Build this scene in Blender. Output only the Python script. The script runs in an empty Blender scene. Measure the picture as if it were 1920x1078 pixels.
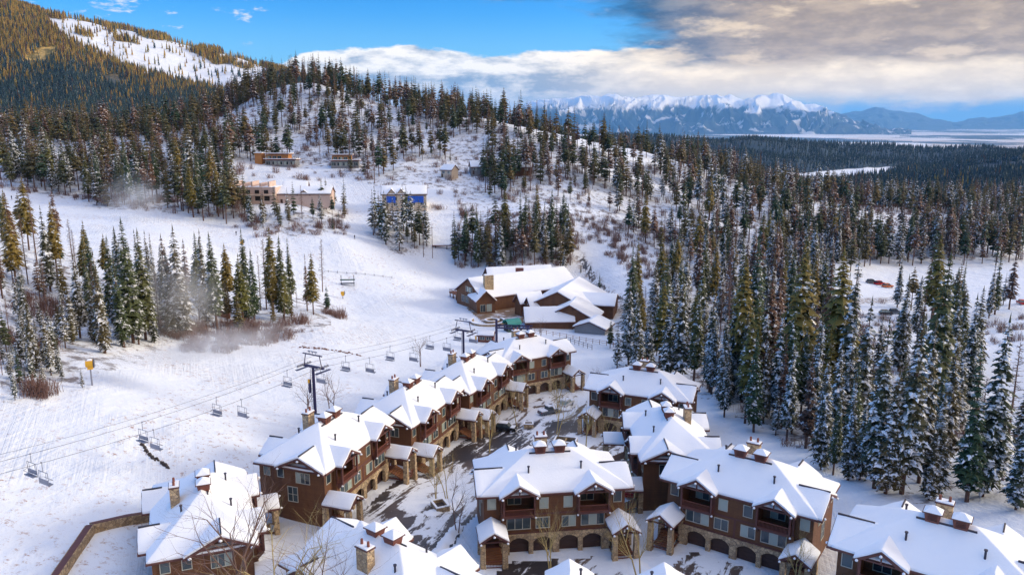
import bpy, bmesh, math, random
import numpy as np
from mathutils import Vector, Matrix

R = math.radians
scene = bpy.context.scene
col = scene.collection

# ------------------------------------------------------------------ camera
F_PX, PITCH, CAM_H = 1493.0, R(11.8), 60.0
cam_data = bpy.data.cameras.new('camera')
cam = bpy.data.objects.new('camera', cam_data)
col.objects.link(cam)
cam.location = (0, 0, CAM_H)
cam.rotation_euler = (math.pi / 2 - PITCH, 0, 0)
cam_data.sensor_width = 36.0
cam_data.lens = F_PX / 1920 * 36
cam_data.clip_start = 1.0
cam_data.clip_end = 200000
scene.camera = cam

# ------------------------------------------------------------------ light
SUN_AZ, SUN_EL = R(84), R(17)      # azimuth measured from +Y towards +X
scene.view_settings.view_transform = 'Standard'
scene.view_settings.look = 'None'
scene.view_settings.gamma = 1
scene.view_settings.exposure = 0.72
scene.cycles.use_denoising = True
scene.cycles.volume_bounces = 1
scene.cycles.adaptive_threshold = 0.02
scene.cycles.use_light_tree = False
scene.cycles.max_bounces = 4
scene.cycles.volume_step_rate = 2.0

sun_d = bpy.data.lights.new('sun', 'SUN')
sun_d.energy = 1.9
sun_d.angle = R(14.0)
sun_d.color = (1.0, 0.88, 0.70)
sun = bpy.data.objects.new('sun', sun_d)
col.objects.link(sun)
to_sun = Vector((math.sin(SUN_AZ) * math.cos(SUN_EL), math.cos(SUN_AZ) * math.cos(SUN_EL), math.sin(SUN_EL)))
sun.rotation_euler = to_sun.to_track_quat('Z', 'Y').to_euler()
sun.location = (400, 50, 300)


class NT:
    """small helper round a node tree"""
    def __init__(self, tree):
        self.t = tree
        tree.nodes.clear()

    def n(self, typ, **kw):
        nd = self.t.nodes.new(typ)
        ins = kw.pop('ins', {})
        for k, v in kw.items():
            setattr(nd, k, v)
        for k, v in ins.items():
            if isinstance(v, bpy.types.NodeSocket):
                self.t.links.new(v, nd.inputs[k])
            else:
                nd.inputs[k].default_value = v
        return nd

    def link(self, a, b):
        self.t.links.new(a, b)

    def math(self, op, a, b=None, c=None, clamp=False):
        nd = self.t.nodes.new('ShaderNodeMath')
        nd.operation = op
        nd.use_clamp = clamp
        for i, v in enumerate((a, b, c)):
            if v is None:
                continue
            if isinstance(v, bpy.types.NodeSocket):
                self.t.links.new(v, nd.inputs[i])
            else:
                nd.inputs[i].default_value = v
        return nd.outputs[0]

    def ramp(self, v, a, b, lo=0.0, hi=1.0):
        nd = self.t.nodes.new('ShaderNodeMapRange')
        nd.interpolation_type = 'SMOOTHSTEP'
        self.t.links.new(v, nd.inputs[0])
        for i, q in enumerate((a, b, lo, hi)):
            if isinstance(q, bpy.types.NodeSocket):
                self.t.links.new(q, nd.inputs[i + 1])
            else:
                nd.inputs[i + 1].default_value = q
        return nd.outputs[0]

    def mix(self, f, a, b, blend='MIX'):
        nd = self.t.nodes.new('ShaderNodeMix')
        nd.data_type = 'RGBA'
        nd.blend_type = blend
        for s, v in ((nd.inputs[0], f), (nd.inputs[6], a), (nd.inputs[7], b)):
            if isinstance(v, bpy.types.NodeSocket):
                self.t.links.new(v, s)
            elif isinstance(v, (tuple, list)):
                s.default_value = (v[0], v[1], v[2], 1)
            else:
                s.default_value = v
        return nd.outputs[2]

    def noise(self, vec=None, scale=1.0, detail=4.0, rough=0.55, out=0, dist=0.0):
        nd = self.t.nodes.new('ShaderNodeTexNoise')
        nd.inputs['Scale'].default_value = scale
        nd.inputs['Detail'].default_value = detail
        nd.inputs['Roughness'].default_value = rough
        nd.inputs['Distortion'].default_value = dist
        if vec is not None:
            self.t.links.new(vec, nd.inputs['Vector'])
        return nd.outputs[out]


# ------------------------------------------------------------------ sky: blue morning sky with a cloud bank and a high deck
world = bpy.data.worlds.new('World')
scene.world = world
world.use_nodes = True
w = NT(world.node_tree)
sky = w.n('ShaderNodeTexSky', sky_type='NISHITA')
sky.sun_disc = False
sky.sun_elevation = SUN_EL
sky.sun_rotation = SUN_AZ
sky.altitude = 1400
sky.air_density = 1.0
sky.dust_density = 0.4
sky.ozone_density = 2.5
SKY_STRENGTH = 0.13
tc = w.n('ShaderNodeTexCoord')
sep = w.n('ShaderNodeSeparateXYZ', ins={0: tc.outputs['Generated']})
dx, dy, dz = sep.outputs
az = w.math('MULTIPLY', w.math('ARCTAN2', dx, dy), 180 / math.pi)
el = w.math('MULTIPLY', w.math('ARCSINE', dz), 180 / math.pi)
# cloud coordinates, flattened towards the horizon
cv = w.n('ShaderNodeCombineXYZ', ins={0: w.math('MULTIPLY', az, 0.20), 1: w.math('MULTIPLY', el, 0.58), 2: 3.7})
cv2 = w.n('ShaderNodeCombineXYZ', ins={0: w.math('MULTIPLY', az, 0.085), 1: w.math('MULTIPLY', el, 0.40), 2: 11.3})
n_big = w.noise(cv.outputs[0], 1.0, 5.5, 0.6)
n_fine = w.noise(cv.outputs[0], 2.1, 4.0, 0.6)
n_deck = w.noise(cv2.outputs[0], 1.0, 5.5, 0.62)
base_sky = w.mix(1.0, sky.outputs[0], (0.14, 0.58, 1.0), 'MULTIPLY')
base_sky = w.mix(w.ramp(el, 8.0, 3.5, 0.0, 0.42), base_sky, (1.9, 3.6, 4.6))
# the low bank
top = w.math('ADD', 4.75, w.math('MULTIPLY', w.math('SUBTRACT', n_big, 0.5), 2.6))
top = w.math('ADD', top, w.ramp(az, -20.0, -13.0, -3.2, 0.0))
depth = w.math('SUBTRACT', top, el)
bank = w.ramp(depth, -0.10, 0.22)
shade = w.math('ADD', w.ramp(depth, 0.05, 2.6, 0.0, 0.75), w.math('MULTIPLY', w.math('SUBTRACT', n_fine, 0.48), 3.4), clamp=True)
shade = w.math('MULTIPLY', shade, w.ramp(az, 2.0, 12.0, 1.0, 0.55))
warm = w.ramp(az, -4.0, 14.0)
c_lit = w.mix(warm, (5.9, 5.6, 5.2), (7.0, 5.7, 4.0))
c_dark = w.mix(warm, (1.5, 2.05, 2.8), (3.9, 3.2, 2.45))
bank_col = w.mix(shade, c_lit, c_dark)
# open slots close over the horizon
slot = w.math('MULTIPLY', w.ramp(el, 2.0, 0.6), w.ramp(n_big, 0.36, 0.55))
bank_col = w.mix(slot, bank_col, w.mix(w.ramp(az, 8.0, 19.0), (5.6, 5.2, 4.6), (0.9, 2.6, 4.2)))
c = w.mix(bank, base_sky, bank_col)
# the high deck coming in from the right
cover = w.math('ADD', w.math('MULTIPLY', w.math('SUBTRACT', az, 7.0), 0.125), w.math('MULTIPLY', w.math('SUBTRACT', w.math('ADD', w.math('MINIMUM', el, 9.0), w.math('MULTIPLY', w.math('MAXIMUM', w.math('SUBTRACT', el, 9.0), 0.0), 0.35)), 5.5), 0.30))
cover = w.math('ADD', cover, w.math('MULTIPLY', w.math('SUBTRACT', n_deck, 0.5), 3.6))
cover = w.math('ADD', cover, w.ramp(el, 11.0, 38.0, 0.0, 26.0))  # unseen sky overhead clouded over, added as soft white fill
low = w.math('ADD', el, w.math('MULTIPLY', w.math('SUBTRACT', n_big, 0.5), 2.2))
deck = w.math('MULTIPLY', w.ramp(cover, -0.35, 0.75), w.ramp(low, 3.0, 4.1))
dark = w.mix(w.ramp(az, 8.0, 19.0), (0.08, 0.45, 1.05), (1.95, 1.50, 1.15))
deck_col = w.mix(w.ramp(n_fine, 0.32, 0.74), dark, w.mix(w.ramp(az, 6.0, 18.0), (0.45, 0.95, 1.6), (3.3, 2.5, 1.75)))
deck_col = w.mix(w.math('MULTIPLY', w.ramp(n_big, 0.50, 0.66), w.ramp(el, 12.0, 30.0, 0.65, 0.3)), deck_col, (5.8, 4.5, 3.0))
high = w.ramp(el, 8.0, 45.0, 1.0, 2.9)      # like an overcast deck, brightest overhead; raised out of view to add fill light
deck_col = w.mix(1.0, deck_col, w.n('ShaderNodeCombineXYZ', ins={0: w.math('MULTIPLY', high, w.ramp(el, 10.0, 40.0, 1.0, 0.88)), 1: high, 2: w.math('MULTIPLY', high, w.ramp(el, 10.0, 40.0, 1.0, 1.28))}).outputs[0], 'MULTIPLY')
c = w.mix(deck, c, deck_col)
# a few small fair-weather puffs
puff = w.math('MULTIPLY', w.ramp(n_fine, 0.56, 0.68), w.math('MULTIPLY', w.ramp(el, 12.0, 8.5), w.ramp(el, 4.6, 5.6)))
puff = w.math('MULTIPLY', puff, w.ramp(az, -14.0, -18.0))
c = w.mix(w.math('MULTIPLY', puff, 0.85), c, (4.4, 4.5, 4.6))
world.cycles.sampling_method = 'MANUAL'
world.cycles.sample_map_resolution = 512
bg = w.n('ShaderNodeBackground', ins={'Color': c, 'Strength': SKY_STRENGTH})
wo = w.n('ShaderNodeOutputWorld', ins={'Surface': bg.outputs[0]})


# ------------------------------------------------------------------ helpers
def tag(o, label=None, cat=None, group=None, kind=None):
    if label: o['label'] = label
    if cat: o['category'] = cat
    if group: o['group'] = group
    if kind: o['kind'] = kind
    return o


def empty(name, loc=(0, 0, 0), rz=0.0, label=None, cat=None, group=None):
    o = bpy.data.objects.new(name, None)
    o.empty_display_size = 0.5
    col.objects.link(o)
    o.location = loc
    o.rotation_euler = (0, 0, rz)
    return tag(o, label, cat, group)


def put(name, me, parent=None, loc=None, rz=None):
    o = bpy.data.objects.new(name, me)
    col.objects.link(o)
    if parent is not None:
        o.parent = parent
    if loc is not None: o.location = loc
    if rz is not None: o.rotation_euler = (0, 0, rz)
    return o


def kids(o):
    return KIDS.get(o.name, [])


KIDS = {}


def index_children():
    KIDS.clear()
    for o in bpy.data.objects:
        if o.parent is not None:
            KIDS.setdefault(o.parent.name, []).append(o)


def copy_tree(o, parent=None, drop=()):
    c = o.copy()
    col.objects.link(c)
    c.parent = parent
    for ch in kids(o):
        if ch.name in drop:
            continue
        copy_tree(ch, c, drop)
    return c


class MB:
    def __init__(self):
        self.v, self.f = [], []

    def add(self, vs, fs):
        k = len(self.v)
        self.v += [tuple(p) for p in vs]
        self.f += [tuple(i + k for i in q) for q in fs]
        return self

    def box(self, x0, x1, y0, y1, z0, z1):
        vs = [(x0, y0, z0), (x1, y0, z0), (x1, y1, z0), (x0, y1, z0), (x0, y0, z1), (x1, y0, z1), (x1, y1, z1), (x0, y1, z1)]
        return self.add(vs, [(0, 3, 2, 1), (4, 5, 6, 7), (0, 1, 5, 4), (1, 2, 6, 5), (2, 3, 7, 6), (3, 0, 4, 7)])

    def frustum(self, cx, cy, z0, z1, a0, b0, a1, b1):
        vs = [(cx + sx * a0, cy + sy * b0, z0) for sx, sy in ((-1, -1), (1, -1), (1, 1), (-1, 1))]
        vs += [(cx + sx * a1, cy + sy * b1, z1) for sx, sy in ((-1, -1), (1, -1), (1, 1), (-1, 1))]
        return self.add(vs, [(0, 3, 2, 1), (4, 5, 6, 7), (0, 1, 5, 4), (1, 2, 6, 5), (2, 3, 7, 6), (3, 0, 4, 7)])

    def bar(self, p, q, r0, r1=None, n=4):
        r1 = r0 if r1 is None else r1
        p, q = Vector(p), Vector(q)
        d = q - p
        if d.length < 1e-6: return self
        d.normalize()
        a = d.cross(Vector((0, 0, 1)))
        if a.length < 1e-3: a = d.cross(Vector((1, 0, 0)))
        a.normalize()
        b = d.cross(a)
        vs = []
        for c_, r in ((p, r0), (q, r1)):
            for i in range(n):
                t = 2 * math.pi * (i + .5) / n
                vs.append(c_ + a * (math.cos(t) * r) + b * (math.sin(t) * r))
        fs = [(i, (i + 1) % n, n + (i + 1) % n, n + i) for i in range(n)]
        fs += [tuple(range(n - 1, -1, -1)), tuple(range(n, 2 * n))]
        return self.add(vs, fs)

    def prism(self, pts, axis, d0, d1):
        """2D outline extruded: axis 'y' -> pts are (x,z); 'x' -> (y,z); 'z' -> (x,y)"""
        n = len(pts)
        mk = {'y': lambda p, d: (p[0], d, p[1]), 'x': lambda p, d: (d, p[0], p[1]), 'z': lambda p, d: (p[0], p[1], d)}[axis]
        vs = [mk(p, d0) for p in pts] + [mk(p, d1) for p in pts]
        fs = [tuple(range(n)), tuple(range(2 * n - 1, n - 1, -1))]
        fs += [(i, n + i, n + (i + 1) % n, (i + 1) % n) for i in range(n)]
        return self.add(vs, fs)

    def shell(self, polys, t):
        """roof slopes thickened straight down by t"""
        idx, vs, fs = {}, [], []
        def vid(p):
            k = tuple(round(c_, 4) for c_ in p)
            if k not in idx:
                idx[k] = len(vs); vs.append(k)
            return idx[k]
        pl = [[vid(p) for p in q] for q in polys]
        n = len(vs)
        cnt = {}
        for q in pl:
            for i in range(len(q)):
                e = (q[i], q[(i + 1) % len(q)])
                cnt[tuple(sorted(e))] = cnt.get(tuple(sorted(e)), 0) + 1
        allv = vs + [(x, y, z - t) for x, y, z in vs]
        for q in pl:
            fs.append(tuple(q)); fs.append(tuple(n + i for i in reversed(q)))
            for i in range(len(q)):
                a, b = q[i], q[(i + 1) % len(q)]
                if cnt[tuple(sorted((a, b)))] == 1:
                    fs.append((b, a, n + a, n + b))
        return self.add(allv, fs)

    def mesh(self, name, mat, smooth=False, bevel=0.0, tri_fix=True):
        me = bpy.data.meshes.new(name)
        me.from_pydata(self.v, [], self.f)
        if tri_fix:
            bm = bmesh.new(); bm.from_mesh(me)
            bmesh.ops.recalc_face_normals(bm, faces=bm.faces)
            if bevel > 0:
                es = [e for e in bm.edges if len(e.link_faces) == 2 and e.calc_face_angle(0) > 0.5]
                bmesh.ops.bevel(bm, geom=es, offset=bevel, segments=2, affect='EDGES', profile=0.6, clamp_overlap=True)
            bm.to_mesh(me); bm.free()
        if isinstance(mat, (list, tuple)):
            for m in mat: me.materials.append(m)
        else:
            me.materials.append(mat)
        if smooth:
            me.polygons.foreach_set('use_smooth', [True] * len(me.polygons))
        me.update()
        return me

    def snow(self, name, parent, bevel=0.1, amp=0.12):
        me = self.mesh(name, M['roof_snow'], bevel=bevel)
        bm = bmesh.new(); bm.from_mesh(me)
        bmesh.ops.triangulate(bm, faces=[f for f in bm.faces if len(f.verts) > 4])
        for _ in range(3):
            es = [e for e in bm.edges if e.calc_length() > 1.5]
            if not es: break
            bmesh.ops.subdivide_edges(bm, edges=es, cuts=1, use_grid_fill=True)
            bmesh.ops.triangulate(bm, faces=[f for f in bm.faces if len(f.verts) > 4])
        from mathutils import noise as mn
        for v in bm.verts:
            c_ = v.co
            v.co = c_ + Vector((mn.noise(c_ * 0.8) * amp * 0.8, mn.noise(c_ * 0.8 + Vector((31, 7, 3))) * amp * 0.8, mn.noise(c_ * 0.45 + Vector((5, 9, 1))) * amp + mn.noise(c_ * 1.7) * amp * 0.3))
        bm.to_mesh(me); bm.free()
        me.polygons.foreach_set('use_smooth', [True] * len(me.polygons))
        me.set_sharp_from_angle(angle=R(38))
        return put(name, me, parent)

    def build(self, name, mat, parent=None, **kw):
        return put(name, self.mesh(name, mat, **kw), parent)


# ------------------------------------------------------------------ materials
def material(name, fn, rough=0.7):
    m = bpy.data.materials.new(name)
    m.use_nodes = True
    t = NT(m.node_tree)
    out = t.n('ShaderNodeOutputMaterial')
    b = t.n('ShaderNodeBsdfPrincipled')
    b.inputs['Roughness'].default_value = rough
    t.link(b.outputs[0], out.inputs[0])
    fn(t, b)
    return m


def bump(t, b, h, strength=0.3, dist=0.1):
    n = t.n('ShaderNodeBump', ins={'Height': h, 'Strength': strength, 'Distance': dist})
    t.link(n.outputs[0], b.inputs['Normal'])


def pos(t):
    return t.n('ShaderNodeNewGeometry').outputs['Position']


def objpos(t):
    return t.n('ShaderNodeTexCoord').outputs['Object']


def setc(t, b, c):
    if isinstance(c, bpy.types.NodeSocket): t.link(c, b.inputs['Base Color'])
    else: b.inputs['Base Color'].default_value = (c[0], c[1], c[2], 1)


def plain(c, rough=0.6, metal=0.0, var=0.25, scale=3.0):
    def fn(t, b):
        n = t.noise(pos(t), scale, 5)
        setc(t, b, t.mix(n, tuple(x * (1 - var) for x in c), tuple(min(1, x * (1 + var)) for x in c)))
        b.inputs['Metallic'].default_value = metal
    return fn


SNOW = (0.83, 0.86, 0.91)


def f_roof_snow(t, b):
    p = pos(t)
    n = t.noise(p, 0.35, 4)
    n2 = t.noise(p, 3.0, 6, 0.65)
    setc(t, b, t.mix(n, (0.80, 0.83, 0.89), (0.88, 0.90, 0.93)))
    bump(t, b, t.math('ADD', t.math('MULTIPLY', n, 2.0), n2), 0.35, 0.09)


def f_siding(t, b):
    o = objpos(t)
    s = t.n('ShaderNodeSeparateXYZ', ins={0: o})
    z = t.math('FRACT', t.math('MULTIPLY', s.outputs[2], 5.0))
    line = t.ramp(z, 0.0, 0.16)
    n = t.noise(o, 1.3, 6, 0.6)
    row = t.math('FLOOR', t.math('MULTIPLY', s.outputs[2], 5.0))
    wn = t.n('ShaderNodeTexWhiteNoise', noise_dimensions='1D', ins={'W': row})
    c1 = t.mix(n, (0.112, 0.042, 0.017), (0.225, 0.096, 0.032))
    c1 = t.mix(t.math('MULTIPLY', wn.outputs[0], 0.35), c1, (0.095, 0.033, 0.016))
    ms = t.n('ShaderNodeMapping', ins={'Vector': o, 'Scale': (0.9, 0.9, 0.12)})
    st = t.ramp(t.noise(ms.outputs[0], 1.0, 5, 0.65), 0.42, 0.66)
    c1 = t.mix(t.math('MULTIPLY', st, 0.45), c1, (0.070, 0.027, 0.016))
    setc(t, b, t.mix(line, (0.06, 0.026, 0.016), c1))
    bump(t, b, t.math('ADD', line, t.math('MULTIPLY', n, 0.3)), 0.6, 0.03)


def f_trim(t, b):
    n = t.noise(pos(t), 2.0, 5)
    setc(t, b, t.mix(n, (0.075, 0.026, 0.024), (0.145, 0.052, 0.042)))


def f_stone(t, b):
    o = objpos(t)
    v = t.n('ShaderNodeTexVoronoi', ins={'Vector': o, 'Scale': 2.4})
    v2 = t.n('ShaderNodeTexVoronoi', feature='DISTANCE_TO_EDGE', ins={'Vector': o, 'Scale': 2.4})
    j = t.ramp(v2.outputs[0], 0.0, 0.07)
    s = t.n('ShaderNodeSeparateXYZ', ins={0: v.outputs['Color']})
    c1 = t.mix(s.outputs[0], (0.28, 0.185, 0.10), (0.62, 0.45, 0.26))
    c1 = t.mix(t.math('MULTIPLY', s.outputs[1], 0.3), c1, (0.32, 0.28, 0.24))
    setc(t, b, t.mix(j, (0.13, 0.10, 0.075), c1))
    bump(t, b, j, 0.7, 0.06)


def f_glass(t, b):
    r = t.n('ShaderNodeObjectInfo').outputs['Random']
    c_ = t.mix(r, (0.022, 0.034, 0.05), (0.10, 0.14, 0.15))
    setc(t, b, t.mix(t.ramp(r, 0.74, 0.76), c_, (0.34, 0.40, 0.36)))
    b.inputs['Roughness'].default_value = 0.06
    b.inputs['IOR'].default_value = 1.6


def f_asphalt(t, b):
    p = pos(t)
    mp = t.n('ShaderNodeMapping', vector_type='TEXTURE', ins={'Vector': p, 'Rotation': (0, 0, R(66)), 'Scale': (11.0, 3.0, 5.0)})
    n = t.noise(mp.outputs[0], 1.0, 8, 0.66, dist=1.2)
    big = t.noise(p, 0.055, 2, 0.5)
    n2 = t.noise(p, 1.1, 6, 0.7)
    f = t.math('ADD', n, t.math('MULTIPLY', t.math('SUBTRACT', n2, 0.5), 0.22))
    f = t.math('ADD', f, t.math('MULTIPLY', t.math('SUBTRACT', big, 0.5), 0.55))
    m = t.ramp(f, 0.465, 0.535)
    a = t.mix(t.ramp(big, 0.4, 0.6), t.mix(n2, (0.020, 0.018, 0.024), (0.060, 0.050, 0.050)), t.mix(n2, (0.10, 0.07, 0.055), (0.20, 0.145, 0.115)))
    setc(t, b, t.mix(m, a, t.mix(n2, (0.66, 0.70, 0.77), (0.84, 0.87, 0.91))))
    t.link(t.ramp(m, 0, 1, 0.4, 0.8), b.inputs['Roughness'])
    bump(t, b, t.math('ADD', m, n2), 0.5, 0.08)


def f_patio(t, b):
    p = pos(t)
    n = t.noise(p, 0.3, 6, 0.6)
    n2 = t.noise(p, 1.2, 5)
    a = t.mix(n2, (0.20, 0.115, 0.065), (0.40, 0.29, 0.20))
    setc(t, b, t.mix(t.ramp(n, 0.53, 0.60), a, (0.78, 0.80, 0.84)))
    b.inputs['Roughness'].default_value = 0.3


M = {}
M['roof_snow'] = material('roof_snow', f_roof_snow, 0.85)
M['siding'] = material('siding', f_siding, 0.75)
M['trim'] = material('trim', f_trim, 0.6)
M['stone'] = material('stone', f_stone, 0.85)
M['glass'] = material('glass', f_glass, 0.06)
M['asphalt'] = material('asphalt', f_asphalt, 0.5)
M['patio'] = material('patio', f_patio, 0.3)
M['frame'] = material('window_frame', plain((0.46, 0.45, 0.38), 0.5), 0.5)
M['white_frame'] = material('white_frame', plain((0.75, 0.75, 0.72), 0.5), 0.5)
M['garage'] = material('garage_wood', plain((0.055, 0.024, 0.017), 0.5, var=0.4), 0.5)
M['redwood'] = material('redwood', plain((0.17, 0.05, 0.032), 0.6), 0.6)
M['deckwood'] = material('deckwood', plain((0.24, 0.10, 0.045), 0.6), 0.6)
M['navy'] = material('navy_steel', plain((0.028, 0.024, 0.085), 0.4, var=0.2), 0.4)
M['steel'] = material('galvanised_steel', plain((0.26, 0.27, 0.33), 0.4, 0.4), 0.4)
M['dark_steel'] = material('dark_steel', plain((0.035, 0.032, 0.05), 0.4, 0.2), 0.4)
M['flue'] = material('flue_clay', plain((0.22, 0.07, 0.045), 0.7), 0.7)
M['yellow'] = material('yellow_paint', plain((0.80, 0.42, 0.02), 0.4, var=0.12), 0.4)
M['teal'] = material('teal_canvas', plain((0.02, 0.22, 0.20), 0.5), 0.5)
M['green_dark'] = material('green_dark', plain((0.02, 0.07, 0.04), 0.5), 0.5)
M['blue_tarp'] = material('blue_tarp', plain((0.02, 0.12, 0.62), 0.45, var=0.2), 0.45)
M['pink_board'] = material('pink_sheathing', plain((0.62, 0.46, 0.39), 0.7), 0.7)
M['tan_board'] = material('tan_sheathing', plain((0.62, 0.50, 0.38), 0.7), 0.7)
M['orange_wood'] = material('cedar', plain((0.42, 0.18, 0.05), 0.6), 0.6)
M['grey_wall'] = material('grey_siding', plain((0.22, 0.22, 0.23), 0.7), 0.7)
M['tyre'] = material('tyre', plain((0.02, 0.02, 0.022), 0.8), 0.8)
M['cloth_dark'] = material('cloth_dark', plain((0.03, 0.03, 0.05), 0.8), 0.8)
M['skin'] = material('skin', plain((0.55, 0.33, 0.24), 0.6), 0.6)
M['soil'] = material('soil', plain((0.06, 0.045, 0.04), 0.9, var=0.5), 0.9)
M['dark_room'] = material('dark_room', plain((0.02, 0.016, 0.014), 0.9), 0.9)

# ------------------------------------------------------------------ terrain heights
def unproject_d(px, py, D):
    u = (px - 960) / F_PX; v = (539 - py) / F_PX
    dy_ = math.cos(PITCH) + v * math.sin(PITCH); dz_ = -math.sin(PITCH) + v * math.cos(PITCH)
    t_ = D / dy_
    return (u * t_, D, CAM_H + dz_ * t_)


def project(x, y, z):
    z = z - CAM_H
    d = y * math.cos(PITCH) - z * math.sin(PITCH)
    up = y * math.sin(PITCH) + z * math.cos(PITCH)
    return 960 + F_PX * x / d, 539 - F_PX * up / d


CP = []          # control points (x, y, z)
PADS = [(6.3, 105.2, 7.7, -0.8), (31.0, 101.8, -34.1, 0.0), (46.4, 78.9, -35.1, 2.2), (6.3, 186.0, 31.3, -5.3), (25.6, 155.5, -22.9, -4.2), (-24.0, 119.6, 71.0, 0.1),
        (-13.8, 143.3, 69.3, -2.2), (-4.3, 164.8, 67.5, -3.6), (20.6, 128.0, -92.0, -1.4), (-11.1, 88.0, 142.0, 0.2), (-35.2, 99.2, 112.0, 0.4), (12.0, 82.3, 176.0, -0.6)]
for X, Y, a_, z_ in PADS:
    for lx, ly in ((-8, -2.0), (8, -2.0), (0, 6), (0, -6)):
        CP.append((X + lx * math.cos(R(a_)) - ly * math.sin(R(a_)), Y + lx * math.sin(R(a_)) + ly * math.cos(R(a_)), z_ - 0.12))
for X, Y in ((-26, 60), (5, 60), (36, 60), (62, 60), (5, 205), (36, 200), (60, 170), (60, 140), (0, 125), (10, 165)):
    CP.append((X, Y, -0.055 * (Y - 105)))
CP += [(-24, 322, -8), (33, 255, -8.5), (8, 270, -8.5), (30, 325, -9), (0, 300, -8.5), (0, 240, -7.5), (-16, 285, -8.5),
       (-68, 107, 8), (-45, 85, 4.5), (-50, 130, 4.5), (-46, 152, 1.5), (-30, 195, -3.5), (-83, 125, 13), (-80, 148, 13),
       (-90, 80, 11), (-60, 60, 8), (60, 110, 1.5), (75, 85, 3), (90, 60, 4), (-38, 105, 1.6)]
PXD = [(300, 660, 177), (500, 620, 218), (600, 600, 235), (650, 560, 290), (750, 600, 262), (100, 620, 177), (0, 600, 167), (200, 560, 206),
       (400, 560, 241), (0, 480, 214), (300, 480, 256), (560, 520, 296), (0, 390, 330), (200, 420, 310), (400, 440, 320), (640, 450, 330),
       (750, 500, 325), (640, 410, 370), (0, 368, 345), (0, 300, 430), (200, 330, 410), (400, 330, 410), (0, 262, 490), (570, 360, 380),
       (760, 378, 390), (520, 312, 450), (650, 312, 450), (850, 350, 420), (900, 322, 455), (850, 420, 370), (1000, 430, 360), (1000, 480, 340),
       (1150, 500, 330), (1200, 540, 310), (1200, 450, 370), (1200, 380, 430), (1350, 420, 400), (1350, 480, 360), (1500, 400, 450), (1500, 500, 350),
       (1700, 540, 335), (1700, 505, 370), (1700, 470, 400), (1920, 505, 370), (1700, 400, 520), (1900, 400, 560), (1620, 600, 271), (1600, 700, 200),
       (1850, 640, 236), (1900, 760, 168), (1850, 900, 122), (1650, 900, 124), (1400, 700, 200),
       (430, 230, 540), (570, 240, 520), (560, 152, 600), (480, 190, 590), (700, 188, 600), (700, 260, 500), (900, 225, 560), (900, 270, 500), (1000, 255, 520),
       (1000, 320, 450), (1080, 275, 510), (1150, 300, 500), (1150, 360, 430), (1210, 285, 560), (1300, 312, 560), (1400, 340, 540), (1300, 360, 480), (350, 240, 560), (180, 255, 540),
       (0, 240, 1500), (0, 120, 1900), (0, 5, 2300), (250, 210, 1600), (250, 130, 2000), (250, 58, 2400), (120, 35, 2350), (500, 185, 1900), (500, 128, 2500), (400, 95, 2450),
       (600, 168, 2600), (120, 160, 1800), (380, 160, 2100),
       (1500, 352, 1300), (1500, 328, 1800), (1500, 300, 2600), (1500, 272, 3500), (1400, 320, 2000), (1400, 264, 3500), (1280, 280, 3000), (1280, 268, 3700),
       (1700, 352, 1200), (1700, 332, 1800), (1700, 312, 2600), (1700, 284, 3400), (1920, 352, 1000), (1920, 315, 1700), (1920, 293, 2300), (1150, 258, 3800), (1820, 300, 2700)]
CP += [unproject_d(*q) for q in PXD]


def hid(px, D, z):
    x, y, _ = unproject_d(px, 400, D)
    CP.append((x, y, z))


for q in [(560, 700, 80), (560, 900, 30), (700, 750, 50), (900, 750, 25), (1000, 750, 15), (1150, 700, 15), (350, 700, 35), (0, 640, 40), (0, 800, 28), (350, 900, 20), (-250, 600, 60),
          (-250, 330, 40), (-250, 220, 34), (-250, 150, 24), (560, 1200, 10), (900, 1100, -30), (1150, 1000, -30), (1300, 800, 0), (1500, 700, -15), (1700, 750, -20), (1920, 760, -12),
          (2150, 400, -10), (2150, 800, -15), (2150, 200, 2), (2150, 2000, -10), (2150, 120, 5), (0, 3000, 330), (250, 3200, 200), (500, 3300, 60), (600, 3500, 0), (750, 2500, 50), (750, 3500, -80), (-300, 2300, 560),
          (-300, 1500, 120), (-300, 3200, 500), (900, 2000, -40), (900, 3500, -90), (1100, 2400, -80), (300, 1250, 40), (0, 1150, 35), (-300, 1100, 50)]:
    hid(*q)
for px in (-300, 150, 500, 750, 1000, 1280, 1500, 1700, 1920, 2150):
    for D, z in ((5600, -300), (8500, -440), (12000, -450), (20000, -450), (35000, -450), (80000, -450)):
        hid(px, D, z)
CPA = np.array(CP)


def uv(x, y):
    return np.stack([np.asarray(x, float) / np.asarray(y, float) * 2.0, np.log(np.asarray(y, float))], -1)


def tps_k(a, b):
    d2 = ((a[:, None, :] - b[None, :, :]) ** 2).sum(-1)
    return 0.5 * d2 * np.log(d2 + 1e-12)


_U = uv(CPA[:, 0], CPA[:, 1])
_n = len(CPA)
_lam = np.full(_n, 3e-3)
_K = tps_k(_U, _U) + np.diag(_lam)
_Pm = np.concatenate([np.ones((_n, 1)), _U], 1)
_A = np.block([[_K, _Pm], [_Pm.T, np.zeros((3, 3))]])
# heights scaled by distance so that the fit is even in angle
_S = (CPA[:, 2] - CAM_H) / CPA[:, 1]
_W = np.linalg.solve(_A, np.concatenate([_S, np.zeros(3)]))


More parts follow.
